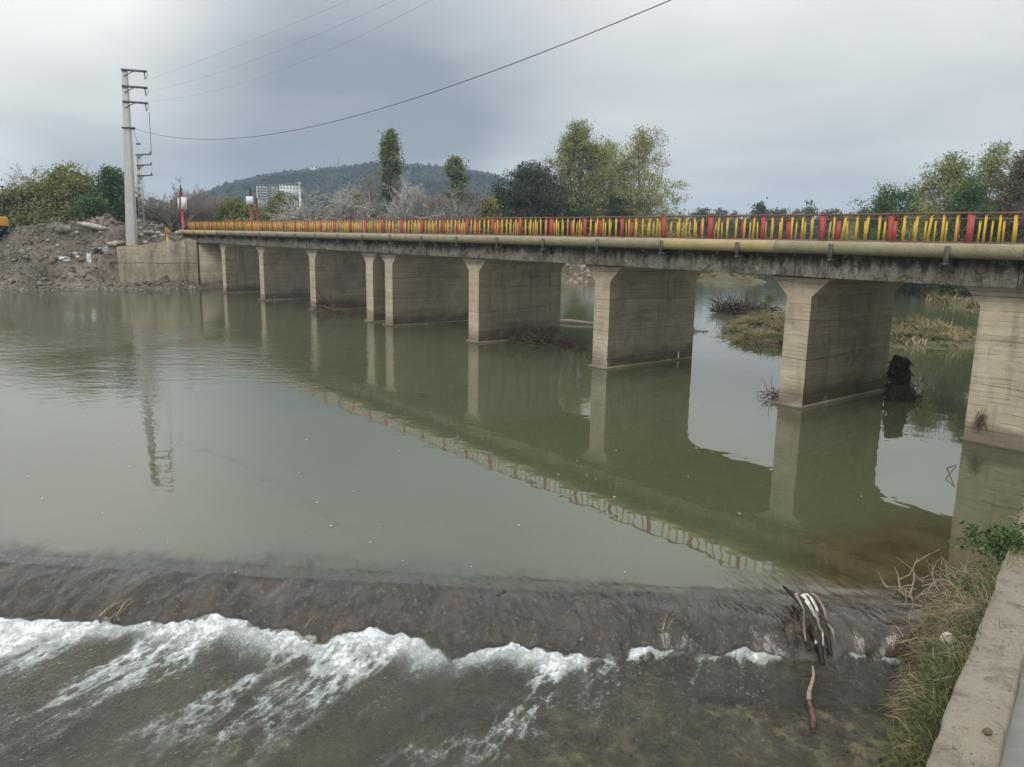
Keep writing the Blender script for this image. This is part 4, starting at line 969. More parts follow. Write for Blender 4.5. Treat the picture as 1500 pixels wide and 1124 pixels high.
building(393, 407, 273, 289, 446, 'right block of the white apartment building on the hillside', 'white_wall', 5, 2)
building(409, 438, 270, 277, 500, 'long low white building right of the hillside apartment blocks', 'white_wall', 2, 6)
building(317, 333, 291, 303, 310, 'pinkish building at the foot of the hill', 'pink_wall', 2, 3)
building(425, 436, 291, 299, 350, 'small white house half hidden behind the bare white tree', 'white_wall', 2, 2)
building(455, 466, 243.5, 247.5, 975, 'small pale house on the ridge of the hill', 'white_wall', 1, 2)
p0 = dep(439.5, 288, 450); p1_ = dep(439.5, 268, 450)
mb = MB(); mb.tubes(np.array([(0, 0, -8), (0, 0, (p1_[2]-p0[2])*0.6), (0, 0, p1_[2]-p0[2])]), np.array([0.65, 0.55, 0.45]), 12, cap=True)
mb.tubes(np.array([(0, 0, p1_[2]-p0[2]-0.5), (0, 0, p1_[2]-p0[2]+0.4)]), np.array([0.6, 0.6]), 12, cap=True)
o = mb.build('chimney', M['white_wall'], None, True, p0); tag(o, 'slim white chimney stack right of the low white hillside building', 'chimney')
p0 = dep(496, 247, 1025); hh = dep(496, 231, 1025)[2]-p0[2]
mb = MB()
for sx, sy in ((-1, -1), (1, -1), (1, 1), (-1, 1)): mb.tubes(np.array([(sx*1.3, sy*1.3, -6), (sx*0.2, sy*0.2, hh)]), np.array([0.15, 0.09]), 4)
for i in range(9):
    z0, z1 = hh*i/9, hh*(i+1)/9; r0 = 1.3-1.1*i/9; r1 = 1.3-1.1*(i+1)/9
    for sx, sy, tx, ty in ((-1, -1, 1, -1), (1, -1, 1, 1), (1, 1, -1, 1), (-1, 1, -1, -1)): mb.tubes(np.array([(sx*r0, sy*r0, z0), (tx*r1, ty*r1, z1)]), np.array([0.06, 0.06]), 4)
o = mb.build('lattice_mast', M['galvanised'], None, False, p0); tag(o, 'faint lattice mast on the ridge of the hill', 'mast')

# ------------------------------------------------------------------ poles, wires, signs
def pole_shaft(mb, h, w0, w1, d0, d1):
    mb.hexa([(-w0, -d0, -1), (w0, -d0, -1), (w0, d0, -1), (-w0, d0, -1)], [(-w1, -d1, h), (w1, -d1, h), (w1, d1, h), (-w1, d1, h)])
pb = dep(192, 335, 99.6); gz = 5.6
root = empty('utility_pole', (pb[0], pb[1], gz), 'tall tapered concrete power pole with three crossarms behind the rubble mound', 'pole')
topz = 23.6-gz
vr = np.array([_r0[0], _r0[1], 0])   # crossarms reach to the right of the picture
yaw_p = math.atan2(vr[1], vr[0]); root.rotation_euler = (0, math.radians(-0.9)*0, yaw_p)
tilt = dep(184.5, 103, 99.6)-np.array([pb[0], pb[1], 0]); lean = float(tilt[:2] @ vr[:2])
def lx(z): return lean*z/topz
mb = MB(); w0, w1 = 0.53, 0.27
mb.hexa([(-w0, -0.4, -1), (w0, -0.4, -1), (w0, 0.4, -1), (-w0, 0.4, -1)], [(lean-w1, -0.2, topz), (lean+w1, -0.2, topz), (lean+w1, 0.2, topz), (lean-w1, 0.2, topz)])
bevel(mb.build('shaft', M['pole_concrete'], root), 0.03)
armz = [topz-0.05, topz-1.75, topz-3.35]
for zA in armz:
    x0 = lx(zA)
    mb = MB(); mb.box((x0+1.12, -0.27, zA-0.10), (2.75, 0.12, 0.22), np.array([[math.cos(.06), 0, math.sin(.06)], [0, 1, 0], [-math.sin(.06), 0, math.cos(.06)]]))
    mb.tubes(np.array([(x0, -0.27, zA-0.68), (x0+1.15, -0.27, zA-0.14)]), np.array([0.05, 0.05]), 4); arm = mb.build('crossarm', M['galvanised'], root)
    mb = MB(); xe = x0+2.25
    for q in range(4): mb.tubes(np.array([(xe+0.02*q, -0.27, zA-0.30-0.19*q), (xe+0.02*q, -0.27, zA-0.40-0.19*q)]), np.array([0.10, 0.06]), 8, cap=True)
    mb.tubes(np.array([(xe, -0.27, zA-0.2), (xe+0.10, -0.27, zA-1.0)]), np.array([0.025, 0.025]), 4)
    mb.tubes(np.array([(xe+0.28, -0.27, zA-0.1), (xe+0.36, -0.27, zA-0.55), (xe+0.12, -0.27, zA-1.0)]), np.array([0.025, 0.025, 0.02]), 4)
    mb.build('insulator', M['black_steel'], arm)
mb = MB(); zc_ = 17.45-gz; mb.box((lx(zc_)+0.28, -0.3, zc_), (1.5, 0.12, 0.13)); mb.box((lx(zc_)+0.75, -0.3, zc_-0.1), (0.5, 0.16, 0.16)); cl = mb.build('cable_clamp', M['black_steel'], root)
mb = MB(); mb.tubes(np.array([(lx(zc_)+0.8, -0.3, zc_-0.1), (lx(zc_)+1.0, -0.3, zc_-0.9), (lx(zc_)+1.25, -0.3, zc_-1.6)]), np.array([0.025, 0.02, 0.02]), 4); mb.box((lx(zc_)+1.25, -0.3, zc_-1.7), (0.45, 0.2, 0.14)); mb.build('drop_lead', M['black_steel'], root)
# second, shorter pole behind
p2 = dep(207.5, 333, 110); g2 = 5.4; t2 = dep(203, 226, 110)
root2 = empty('utility_pole', (p2[0], p2[1], g2), 'shorter pale ladder holed power pole behind the tall concrete pole', 'pole'); root2.rotation_euler = (0, 0, yaw_p)
h2 = t2[2]-g2; ln2 = float((t2[:2]-p2[:2]) @ vr[:2])
mb = MB()
for sx in (-1, 1):
    mb.hexa([(sx*0.36-0.1, -0.25, -1), (sx*0.36+0.1, -0.25, -1), (sx*0.36+0.1, 0.25, -1), (sx*0.36-0.1, 0.25, -1)], [(ln2+sx*0.17-0.07, -0.18, h2), (ln2+sx*0.17+0.07, -0.18, h2), (ln2+sx*0.17+0.07, 0.18, h2), (ln2+sx*0.17-0.07, 0.18, h2)])
mb.build('shaft', M['pole_concrete'], root2)
rm = MB(); rm.box((0, 0, 0), (0.5, 0.3, 0.85)); RM = rm.mesh('web_panel', M['pole_concrete'])
z = 0.4; 
while z < h2-0.4:
    f = z/h2; o = link('web_panel', RM, root2, (ln2*f, 0, z)); o.scale = ((0.68-0.36*f)/0.5, 0.8, 0.62 if f < 0.62 else 0.98); z += 0.83
for i, dz in enumerate((0.05, 1.3, 2.55)):
    x0 = ln2; mb = MB(); mb.box((x0+0.75, -0.25, h2-dz-0.02), (1.9, 0.10, 0.15), np.array([[math.cos(-.05), 0, math.sin(-.05)], [0, 1, 0], [-math.sin(-.05), 0, math.cos(-.05)]])); mb.tubes(np.array([(x0, -0.25, h2-dz-0.5), (x0+0.7, -0.25, h2-dz-0.08)]), np.array([0.05, 0.05]), 4); am = mb.build('crossarm', M['galvanised'], root2)
    mb = MB(); mb.tubes(np.array([(x0+1.62, -0.25, h2-dz), (x0+1.62, -0.25, h2-dz+0.34)]), np.array([0.09, 0.06]), 8, cap=True); mb.build('insulator', M['black_steel'], am)

def wire(name, A_, B_, c, t1, r, label, mat='wire', seg=48):
    tt = np.linspace(0, t1, seg); xy = A_[None]+(B_-A_)[None]*tt[:, None]; z = np.polyval(c, tt)
    mb = MB(); mb.tubes(np.concatenate([xy, z[:, None]], 1), np.full(seg, r), 5)
    o = mb.build(name, M[mat], None, True); tag(o, label, 'cable'); return o
PA = np.array([pb[0], pb[1]])
wire('cable', np.array([-97.2, 22.0])+vr[:2]*0.6, np.array([-11.89, 21.99]), [12.72, -14.83, 17.50], 1.12, 0.019, 'thick black cable sagging from the tall pole across the sky')
wire('cable', np.array([-97.2, 22.0])+vr[:2]*2.2, np.array([-28.42, 28.14]), [1.64, -1.38, 22.45], 1.5, 0.008, 'faint topmost power line from the highest crossarm', 'wire_pale')
wire('cable', np.array([-97.2, 22.0])+vr[:2]*2.2, np.array([-28.42, 28.14]), [4.88, -3.77, 21.3], 1.4, 0.008, 'faint middle power line from the second crossarm', 'wire_pale')
wire('cable', np.array([-97.2, 22.0])+vr[:2]*2.2, np.array([-28.42, 28.14]), [8.54, -6.74, 20.4], 1.3, 0.008, 'faint lowest power line from the third crossarm', 'wire_pale')
a_ = np.array([pb[0], pb[1], 0])+vr*(lean+2.35)+np.array([0, 0, 19.2]); b_ = np.array([p2[0], p2[1], 0])+vr*(ln2+1.62)+np.array([0, 0, h2+g2])
tt = np.linspace(0, 1, 14)[:, None]; pts = a_*(1-tt)+b_*tt; pts[:, 2] -= 0.9*(1-(2*tt[:, 0]-1)**2)
mb = MB(); mb.tubes(pts, np.full(14, 0.03), 5); o = mb.build('cable', M['wire'], None, True); tag(o, 'slack cable dropping from the tall pole to the shorter pole', 'cable')

def sign(px, ytop, ybase_z, x, y, boards, label, twin=False):
    h = dep(px, ytop, math.hypot(x, y))[2]-ybase_z
    root = empty('sign', (x, y, ybase_z), label, 'sign'); root.rotation_euler = (0, 0, yaw_p)
    mb = MB(); mb.tubes(np.array([(0, 0, 0), (0, 0, h*0.93)]), np.array([0.13, 0.13]), 10, cap=True); mb.build('pole', M['red_paint'], root, True)
    mb = MB(); mb.tubes(np.array([(0, 0, h*0.93), (0, 0, h)]), np.array([0.07, 0.07]), 8, cap=True); mb.build('pole_tip', M['black_steel'], root, True)
    if twin: mb = MB(); mb.tubes(np.array([(0.62, 0.3, 0), (0.62, 0.3, h*0.80)]), np.array([0.09, 0.09]), 10, cap=True); mb.build('pole', M['red_paint'], root, True)
    for (cx, cz, wd, ht, rz, ry) in boards:
        mb = MB(); mb.box((0, 0, 0), (wd, 0.05, ht)); o = mb.build('board', M['sign_white'], root, False, (cx, -0.2, cz)); o.rotation_euler = (0, ry, rz)
q = dep(267.5, 323, 99.0)
sign(266.5, 271, 6.3, q[0], q[1], [(0.36, 3.2, 0.62, 1.35, 0.35, 0.05), (-0.28, 3.15, 0.5, 1.25, -0.9, 0.08)], 'red pole with a twisted white board at the far end of the bridge')
q = dep(368.5, 323, 97.5)
sign(368.5, 277, 6.3, q[0], q[1], [(-0.05, 3.65, 0.82, 0.95, 0.1, 0.0)], 'red pole pair carrying a square white board beyond the railing', True)

# ------------------------------------------------------------------ left bank: rubble, slab, plastic, post, excavator
rng = np.random.default_rng(8)
P = []; S_ = []
while len(P) < 5200:
    px, py_ = rng.uniform(-60, 345), rng.uniform(322, 428)
    d = rng.uniform(88, 108); q = dep(px, 380, d); g = float(ground_z(q[0], q[1]))
    if g < -0.15: continue
    if q[1] > 26.3 and q[0] > -96: continue
    P.append((q[0], q[1], g)); S_.append(min(0.5, rng.gamma(1.3, 0.055)+0.03))
o = scatter_rocks(np.array(P), S_, rng, 1.0, 0.45).build('rubble', M['rubble']); o['kind'] = 'stuff'
def hit(px, py_, d0=84, d1=118):
    dd_ = np.arange(d0, d1, 0.1); d = ray(px, py_); k = dd_/math.hypot(d[0], d[1]); z = H+d[2]*k
    g = ground_z(d[0]*k, d[1]*k); w_ = np.where(z <= g)[0]
    return float(dd_[w_[0]]) if len(w_) else None
def rock(name, px, py_, dist, size, mat, label, cat, seed, group=None, sink=0.3, rz=0.0, tilt=0.0):
    r = np.random.default_rng(seed); q = dep(px, py_, hit(px, py_+1) or dist)
    V = ICO2*(1+0.30*(r.random((len(ICO2), 1))-0.5)*2); V = np.sign(V)*np.abs(V)**0.8*np.array(size)
    mb = MB(); mb.add(V, None, ICO2F); o = mb.build(name, M[mat], None, False, q); o.rotation_euler = (0, tilt, yaw_p+rz); return tag(o, label, cat, group)
rock('concrete_slab', 133, 331, 101, (1.75, 0.8, 0.30), 'rubble_pale', 'long pale broken slab lying on top of the rubble mound', 'slab', 1, tilt=0.16)
rock('boulder', 95, 336.5, 101, (1.0, 0.8, 0.5), 'rubble', 'rounded grey brown boulder left of the slab on the mound', 'boulder', 2)
chunks = [(165, 358, 0.5), (172, 356, 0.42), (178, 355, 0.32), (194, 357, 0.38), (213, 355, 0.30), (200, 341, 0.45), (207, 344, 0.4), (212, 340, 0.36), (222, 341, 0.42), (231, 342, 0.45), (238, 345, 0.32), (259, 341, 0.30), (226, 347, 0.34), (205, 335, 0.4), (113, 341, 0.26), (149, 340, 0.3), (70, 352, 0.24), (12, 361, 0.28), (85, 360, 0.3)]
for i, (cx, cy, s) in enumerate(chunks):
    q = dep(cx, cy, 96.6)
    if cx < 190: dist_c = 96.0
    else: dist_c = 97.2 if cx < 215 else 97.6
    lb_, gp_ = (('pale masonry chunk in the row along the top of the wing wall', 'chunks on the wing wall') if i < 5 else ('pale masonry chunk in the pile between the poles and the bridge end', 'chunks by the bridge end') if i < 14 else ('pale masonry chunk scattered alone on the brown mound left of the poles', 'chunks on the brown mound'))
    rock('rubble_chunk', cx, cy, dist_c, (s*1.0, s*0.75, s*0.6), 'rubble_pale', lb_, 'rubble', 20+i, gp_, rz=i*1.3, tilt=0.3*math.sin(i*2.1))
rock('concrete_lump', 197, 365.5, 95.2, (0.95, 0.25, 0.22), 'rubble_pale', 'pale broken beam end leaning down over the wing wall face', 'rubble', 60, tilt=0.62)
def sheet(name, px, py_, dist, w_, h_, mat, label, seed, rz=0.0, hang=0.7):
    r = np.random.default_rng(seed); q = dep(px, py_, (hit(px, py_) or dist)-0.25); n = 9; V = []
    for i in range(n):
        for j in range(n):
            u_, v_ = i/(n-1)-0.5, j/(n-1)-0.5
            edge = 1+0.35*(vnoise(i*0.9, j*0.9, seed)-0.5)
            V.append((u_*w_*edge, -0.25*vnoise(i*0.7, j*0.7, seed+3)-v_*h_*(1-hang), v_*h_*hang*edge+0.18*(vnoise(i*0.8+7, j*0.8, seed+5)-0.5)))
    o = link(name, mesh_np(name, V, grid_faces(n, n), M[mat], True), None, q); o.rotation_euler = (0, 0, yaw_p+rz)
    sm = o.modifiers.new('solid', 'SOLIDIFY'); sm.thickness = 0.03
    return tag(o, label, 'plastic sheet')
sheet('plastic_sheet', 96, 380, 94.6, 1.25, 0.75, 'plastic_white', 'crumpled white plastic sheet, leftmost scrap on the rubble slope', 3, 0.1)
sheet('plastic_sheet', 111, 374, 95.0, 0.95, 0.85, 'plastic_white', 'white plastic scrap just right of the leftmost sheet on the slope', 4, -0.2)
sheet('plastic_sheet', 132, 384, 94.2, 0.42, 1.9, 'plastic_white', 'long narrow white plastic strip hanging down the rubble slope', 5, 0.0, 0.95)
sheet('plastic_sheet', 152, 366, 95.2, 1.0, 0.7, 'plastic_white', 'greyish plastic sheet by the top left corner of the wing wall', 6, 0.3)
sheet('plastic_sheet', 145, 368, 95.0, 0.9, 0.8, 'rubber', 'black plastic sheet beside the greyish one on the slope', 7, 0.0)
# yellow valve post above the wing wall
q = dep(246, 352, 97.2); root = empty('valve_post', (q[0], q[1], q[2]-0.2), 'short yellow valve post standing above the wing wall', 'post')
mb = MB(); mb.tubes(np.array([(0, 0, 0), (0, 0, 1.25)]), np.array([0.17, 0.15]), 10, cap=True); mb.build('stem', M['machine_yellow'], root, True)
mb = MB(); mb.tubes(np.array([(-0.42, 0, 1.36), (0.35, 0, 1.28)]), np.array([0.17, 0.2]), 10, cap=True); mb.tubes(np.array([(0.05, 0, 1.3), (0.05, 0, 1.62)]), np.array([0.15, 0.12]), 10, cap=True); mb.build('valve_head', M['machine_yellow'], root, True)
# excavator at the left edge
q = dep(-14, 348, 104); gz = q[2]-0.1
ex = empty('excavator', (q[0], q[1], gz), 'orange yellow excavator cut off by the left edge of the picture', 'excavator'); ex.rotation_euler = (0, 0, yaw_p)
for s in (-1, 1):
    mb = MB(); n = 20; prof = []
    for i in range(n):
        a = i/n*2*PI; prof.append((math.copysign(1.1, math.cos(a))+0.42*math.cos(a), 0.42+0.42*math.sin(a)))
    prism_y(mb, prof, s*1.0-0.28, s*1.0+0.28)
    for ys in (-0.28, 0.28):
        c = len(prof); mb.add([(x, s*1.0+ys, z) for x, z in prof]+[(0, s*1.0+ys, 0.42)], None, [(i, (i+1) % c, c) for i in range(c)])
    mb.build('track', M['rubber'], ex)
mb = MB(); mb.box((0.1, 0, 1.15), (2.5, 2.2, 0.35)); bevel(mb.build('turntable', M['black_steel'], ex), 0.05)
mb = MB(); mb.hexa([(-0.2, -1.2, 1.33), (1.55, -1.2, 1.33), (1.55, 1.2, 1.33), (-0.2, 1.2, 1.33)], [(-0.2, -1.2, 2.35), (1.35, -1.2, 2.35), (1.35, 1.2, 2.35), (-0.2, 1.2, 2.35)]); bevel(mb.build('engine_housing', M['machine_yellow'], ex), 0.12, 3)
mb = MB(); mb.hexa([(-1.5, -1.1, 1.33), (-0.25, -1.1, 1.33), (-0.25, 0.0, 1.33), (-1.5, 0.0, 1.33)], [(-1.2, -1.1, 2.95), (-0.25, -1.1, 2.95), (-0.25, 0.0, 2.95), (-1.2, 0.0, 2.95)]); cb = bevel(mb.build('cab', M['machine_yellow'], ex), 0.05)
mb = MB(); mb.box((-0.8, -1.11, 2.35), (0.75, 0.03, 0.8)); mb.build('window', M['window_dark'], cb)
mb = MB(); mb.tubes(np.array([(-1.2, 0.5, 1.6), (-2.9, 0.5, 3.6), (-4.6, 0.5, 3.2)]), np.array([0.28, 0.32, 0.2]), 4, cap=True); mb.build('boom', M['machine_yellow'], ex)
mb = MB(); mb.tubes(np.array([(-4.6, 0.5, 3.4), (-5.1, 0.5, 1.2)]), np.array([0.22, 0.16]), 4, cap=True); mb.build('dipper_arm', M['machine_yellow'], ex)
mb = MB(); mb.hexa([(-5.5, 0.0, 0.3), (-4.7, 0.0, 0.1), (-4.7, 1.0, 0.1), (-5.5, 1.0, 0.3)], [(-5.2, 0.0, 1.2), (-4.8, 0.0, 1.2), (-4.8, 1.0, 1.2), (-5.2, 1.0, 1.2)]); mb.build('bucket', M['black_steel'], ex)

# ------------------------------------------------------------------ islands upstream
def blades(mb, P, h, rng, lean=0.6, width=0.012, flow=None, a=None, droop=0.35):
    n = len(P); th = rng.uniform(0, 2*PI, n); L = np.asarray(h)*rng.uniform(0.5, 1.3, n)
    dv = np.stack([np.cos(th), np.sin(th), np.zeros(n)], -1)*rng.uniform(0.1, 1.0, n)[:, None]*lean
    if flow is not None: dv = dv+np.asarray(flow)
    up = np.array([0, 0, 1.0]); d0 = up+dv; d0 /= np.linalg.norm(d0, axis=1, keepdims=True)
    d1 = d0+dv*0.8-up*droop*rng.uniform(0.2, 1.4, n)[:, None]; d1 /= np.linalg.norm(d1, axis=1, keepdims=True)
    sdv = np.stack([-np.sin(th), np.cos(th), rng.normal(size=n)*0.3], -1)*(width*rng.uniform(0.6, 1.4, n))[:, None]
    m_ = P+d0*(L*0.5)[:, None]; e = m_+d1*(L*0.5)[:, None]
    V = np.stack([P-sdv, P+sdv, m_-sdv*0.8, m_+sdv*0.8, e-sdv*0.15, e+sdv*0.15], 1).reshape(-1, 3)
    b = np.arange(n)[:, None]*6
    Q = np.concatenate([b+np.array([[0, 1, 3, 2]]), b+np.array([[2, 3, 5, 4]])])
    mb.add(V, Q, a=np.repeat(np.clip(rng.normal(0.5, 0.22, n) if a is None else a, 0, 1), 6))
def island(cx, cy, ax, ay, rot, h, seed, nstraw, ngreen, gh=0.7, mat='earth', flow=(0, 0, 0)):
    n, mr = 56, 22; V = []; c, s = math.cos(rot), math.sin(rot)
    def hz(u, v):
        r = np.hypot(u, v); b = 1+0.95*(fbm(np.cos(np.arctan2(v, u))*1.6+5, np.sin(np.arctan2(v, u))*1.6, 3, seed)-0.5)
        e = np.clip(1-(r/b)**2.2, -0.6, 1)
        return h*e*(0.65+0.7*fbm(u*2.2+3, v*2.2, 3, seed+2))-0.03
    for i in range(mr):
        for j in range(n):
            r = 1.28*i/(mr-1); a = j/n*2*PI; u, v = r*math.cos(a), r*math.sin(a)
            V.append((cx+c*u*ax-s*v*ay, cy+s*u*ax+c*v*ay, float(hz(u, v))))
    i = np.arange(mr-1)[:, None]; j = np.arange(n)[None]; Q = np.stack([i*n+j, (i+1)*n+j, (i+1)*n+(j+1) % n, i*n+(j+1) % n], -1).reshape(-1, 4)
    o = link('island', mesh_np('island', V, Q, M[mat], True)); o['kind'] = 'structure'
    r = np.random.default_rng(seed)
    for cnt, mt, hh, wd in ((nstraw, 'grass_olive', gh, 0.03), (ngreen, 'grass_green', gh*0.8, 0.03), (nstraw//5, 'grass_straw', gh, 0.03)):
        nc = cnt//40
        if nc < 1: continue
        mb = MB()
        for _ in range(nc):
            a = r.uniform(0, 2*PI); rr = math.sqrt(r.random()); u, v = rr*math.cos(a), rr*math.sin(a); z = float(hz(u, v))
            if z < 0.05: continue
            n_ = 40; P = np.array([cx+c*u*ax-s*v*ay, cy+s*u*ax+c*v*ay, z-0.04])+r.normal(size=(n_, 3))*np.array([0.32, 0.32, 0.03])
            blades(mb, P, hh*r.uniform(0.5, 1.6), r, 0.8, wd, np.asarray(flow)*r.uniform(0.2, 1.6)+r.normal(size=3)*np.array([0.4, 0.4, 0.1]), np.clip(r.normal(0.45, 0.28)+r.normal(0, 0.12, n_), 0, 1), r.uniform(0.2, 0.9))
        g = mb.build({'grass_olive': 'dry_grass', 'grass_green': 'grass', 'grass_straw': 'straw'}[mt], M[mt]); g['kind'] = 'stuff'
island(-31.2, 50.0, 9.2, 4.2, math.radians(118), 0.95, 301, 7200, 2000, 0.75, flow=(-0.6, -0.7, -0.5))
island(-25.0, 56.5, 4.0, 7.5, math.radians(20), 0.6, 305, 4200, 1600, 0.6, flow=(-0.4, -0.5, -0.5))
island(-76, 103, 9, 5.5, math.radians(125), 1.1, 309, 1500, 900, 0.45)
island(-79, 66, 10, 5.0, math.radians(140), 2.2, 313, 150, 60, 0.4)
# grass along the upstream right bank
r = np.random.default_rng(321); pts = []
while len(pts) < 9000:
    x, y = r.uniform(-60, -6, 9000), r.uniform(60, 120, 9000); g = ground_z(x, y); k = (g > 0.03) & (g < 4)
    pts += list(zip(x[k], y[k], g[k]-0.05))
P = np.array(pts)
def bank_grass(name, mat, nc, hgt, wd, sel, n_=34):
    Q_ = P[sel]; mb = MB()
    for c_ in Q_[r.choice(len(Q_), nc)]:
        blades(mb, c_+r.normal(size=(n_, 3))*np.array([0.4, 0.4, 0.03]), hgt*r.uniform(0.4, 1.7), r, 0.8, wd, r.normal(size=3)*np.array([0.4, 0.4, 0.1])+np.array([0, -0.15, -0.1]), np.clip(r.normal(0.5, 0.28)+r.normal(0, 0.12, n_), 0, 1), r.uniform(0.2, 0.8))
    mb.build(name, M[mat])['kind'] = 'stuff'
bank_grass('dry_grass', 'grass_olive', 420, 0.9, 0.045, P[:, 2] > -9)
bank_grass('grass', 'leaf_olive', 260, 0.8, 0.05, P[:, 2] > 0.4)
bank_grass('dry_reeds', 'grass_straw', 120, 0.9, 0.045, P[:, 2] < 0.9)
q = at(1128, 447); tree('shrub', 1128, 424, math.hypot(q[0], q[1]), 26, 'small leafy green plant growing on the grassy island', 'shrub', env='bush', leaf='leaf_green', bark='bark_brown', seed=331, base=0.03, nclump=44, per=16, cr=0.35, lsize=0.078, limbs=10)
rr_ = np.random.default_rng(341); x, y = rr_.uniform(-100, -60, 30000), rr_.uniform(55, 130, 30000); g = ground_z(x, y); dl_, sl_ = bank_dist(x, y, LEFT); k = (g > -0.1) & (dl_*sl_ > 0) & (dl_ < 9); x, y, g = x[k][:1500], y[k][:1500], g[k][:1500]
o = scatter_rocks(np.stack([x, y, g], -1), rr_.gamma(1.4, 0.10, len(x))+0.05, rr_, 1.0, 0.4).build('rubble', M['rubble_pink']); o['kind'] = 'stuff'
# log drifting left of the second pier
a_ = at(812, 472); b_ = at(872, 476); mb = MB(); mb.tubes(np.array([a_, a_*0.6+b_*0.4+np.array([0, 0, 0.06]), b_])+np.array([0, 0, 0.05]), np.array([0.16, 0.2, 0.14]), 8, cap=True)
o = mb.build('floating_log', M['driftwood'], None, True); tag(o, 'pale log floating between the middle piers', 'log')

# ------------------------------------------------------------------ drift debris
def twig_pile(name, c, ax, hgt, n, mat, label, seed, rad=0.02, length=1.0, flat=0.6, leafy=None, extra=None):
    r = np.random.default_rng(seed); mb = MB()
    st = r.normal(size=(n, 3))*np.array([ax[0], ax[1], hgt*0.35])*0.5; st[:, 2] = np.abs(st[:, 2])
    d = r.normal(size=(n, 3)); d[:, 2] = np.abs(d[:, 2])*flat; d /= np.linalg.norm(d, axis=1, keepdims=True)
    P, R, _ = branch_level(st, d, length*r.uniform(0.4, 1.3, n), np.full(n, rad)*r.uniform(0.5, 1.4, n), r, 5, 0.28, 0.0, 0.3)
    P[:, :, 2] = np.maximum(P[:, :, 2], -0.06)
    mb.tubes(P, R, 4, a=r.random(n))
    root = mb.build(name, M[mat], None, False, c); tag(root, label, 'driftwood')
    if leafy:
        lm, cnt, ls = leafy; e = P.reshape(-1, 3)[r.choice(n*5, cnt)]+r.normal(size=(cnt, 3))*0.05
        lb = MB(); leaves(lb, e, ls, r, r.random(cnt)); lb.build('leaves', M[lm], root)
    return root
c = at(778, 500); twig_pile('brushwood', c, (1.9, 1.0), 1.6, 260, 'twig_brown', 'tangle of brown brushwood caught against the middle pier', 401, 0.028, 1.3, 0.75)
c = at(832, 506); twig_pile('brushwood', c, (1.4, 0.7), 0.5, 130, 'twig_brown', 'low raft of twigs floating right of the brushwood tangle', 402, 0.03, 1.2, 0.2)
c = at(480, 456); twig_pile('brushwood', c, (2.0, 0.8), 0.8, 34, 'twig_brown', 'dark branch stranded at the foot of a far pier', 403, 0.035, 2.2, 0.35)
c = at(1132, 582); twig_pile('drift_branches', c, (0.55, 0.5), 0.5, 46, 'twig_brown', 'thin twigs and dead leaves snagged left of the nearest pier', 404, 0.013, 0.85, 0.6, ('leaf_brown', 60, 0.045))
c = at(1086, 459); twig_pile('brushwood', c, (2.6, 1.4), 1.3, 420, 'root_dark', 'dark heap of roots and brush at the tip of the grassy island', 406, 0.06, 1.5, 0.5)
c = at(1020, 486); twig_pile('drift_twigs', c, (1.0, 0.5), 0.2, 26, 'twig_brown', 'small mat of twigs floating upstream beside the second nearest pier', 405, 0.02, 0.8, 0.15)
# root stump behind the nearest pier
c = at(1313, 583); c[2] = 0
root = empty('root_stump', c, 'dark upturned root stump lodged behind the nearest pier', 'stump')
r = np.random.default_rng(411)
mb = MB(); VV = []
for (ox, oy, oz, sx_, sz_) in ((0, 0, 0.25, 0.46, 0.50), (0.05, 0.1, 0.75, 0.38, 0.45), (-0.08, 0.05, 1.15, 0.36, 0.42), (0.10, 0.0, 1.42, 0.27, 0.33), (0.2, -0.05, 0.15, 0.5, 0.3), (-0.12, 0.0, 1.55, 0.18, 0.25)):
    V = ICO2*(1+r.uniform(-0.28, 0.28, (len(ICO2), 1)))*np.array([sx_, sx_*1.1, sz_])+np.array([ox, oy, oz]); mb.add(V, None, ICO2F); VV.append(V)
V = np.concatenate(VV); mb.build('stump', M['root_dark'], root)
n = 420; st = V[r.choice(len(V), n)]; st[:, 2] = np.maximum(st[:, 2], 0); d = (st-np.array([0, 0, 0.4]))*np.array([0.25, 0.25, 0.1])+r.normal(size=(n, 3))*0.22+np.array([0, 0, -0.7]); d /= np.linalg.norm(d, axis=1, keepdims=True)
Pp, Rr_, _ = branch_level(st, d, r.uniform(0.2, 0.7, n), np.full(n, 0.022), r, 5, 0.3, -0.12, 0.35); Pp[:, :, 2] = np.maximum(Pp[:, :, 2], -0.05)
mb = MB(); mb.tubes(Pp, Rr_, 4); mb.build('roots', M['root_dark'], root)
c2 = at(1348, 588)-c; n = 26; st = r.normal(size=(n, 3))*np.array([0.15, 0.15, 0.05]); d = np.array([vr*0.9+np.array([0, 0, 0.35])]*n)+r.normal(size=(n, 3))*0.5; d /= np.linalg.norm(d, axis=1, keepdims=True)
Pp, Rr_, _ = branch_level(st+np.array([c2[0]*0.4, c2[1]*0.4, 0.05]), d, r.uniform(0.5, 1.4, n), np.full(n, 0.014), r, 5, 0.25, 0.0, 0.3); Pp[:, :, 2] = np.maximum(Pp[:, :, 2], -0.03)
mb = MB(); mb.tubes(Pp, Rr_, 4); mb.build('twigs', M['root_dark'], root)
e = Pp.reshape(-1, 3)[r.choice(n*5, 130)]+r.normal(size=(130, 3))*0.05; mb = MB(); leaves(mb, e, 0.06, r, r.random(130)*0.5); mb.build('leaves', M['leaf_dark'], root)
q = at(992, 527); mb = MB(); mb.tubes(np.array([(0, 0, -0.3), (0.01, 0, 0.3), (0.0, 0, 0.62), (0.0, 0, 0.68)]), np.array([0.07, 0.075, 0.05, 0.01]), 8)
tag(mb.build('stake', M['sign_white'], None, True, (q[0], q[1]-0.0, 0)), 'thin white stake in the water against the second nearest pier', 'stake')
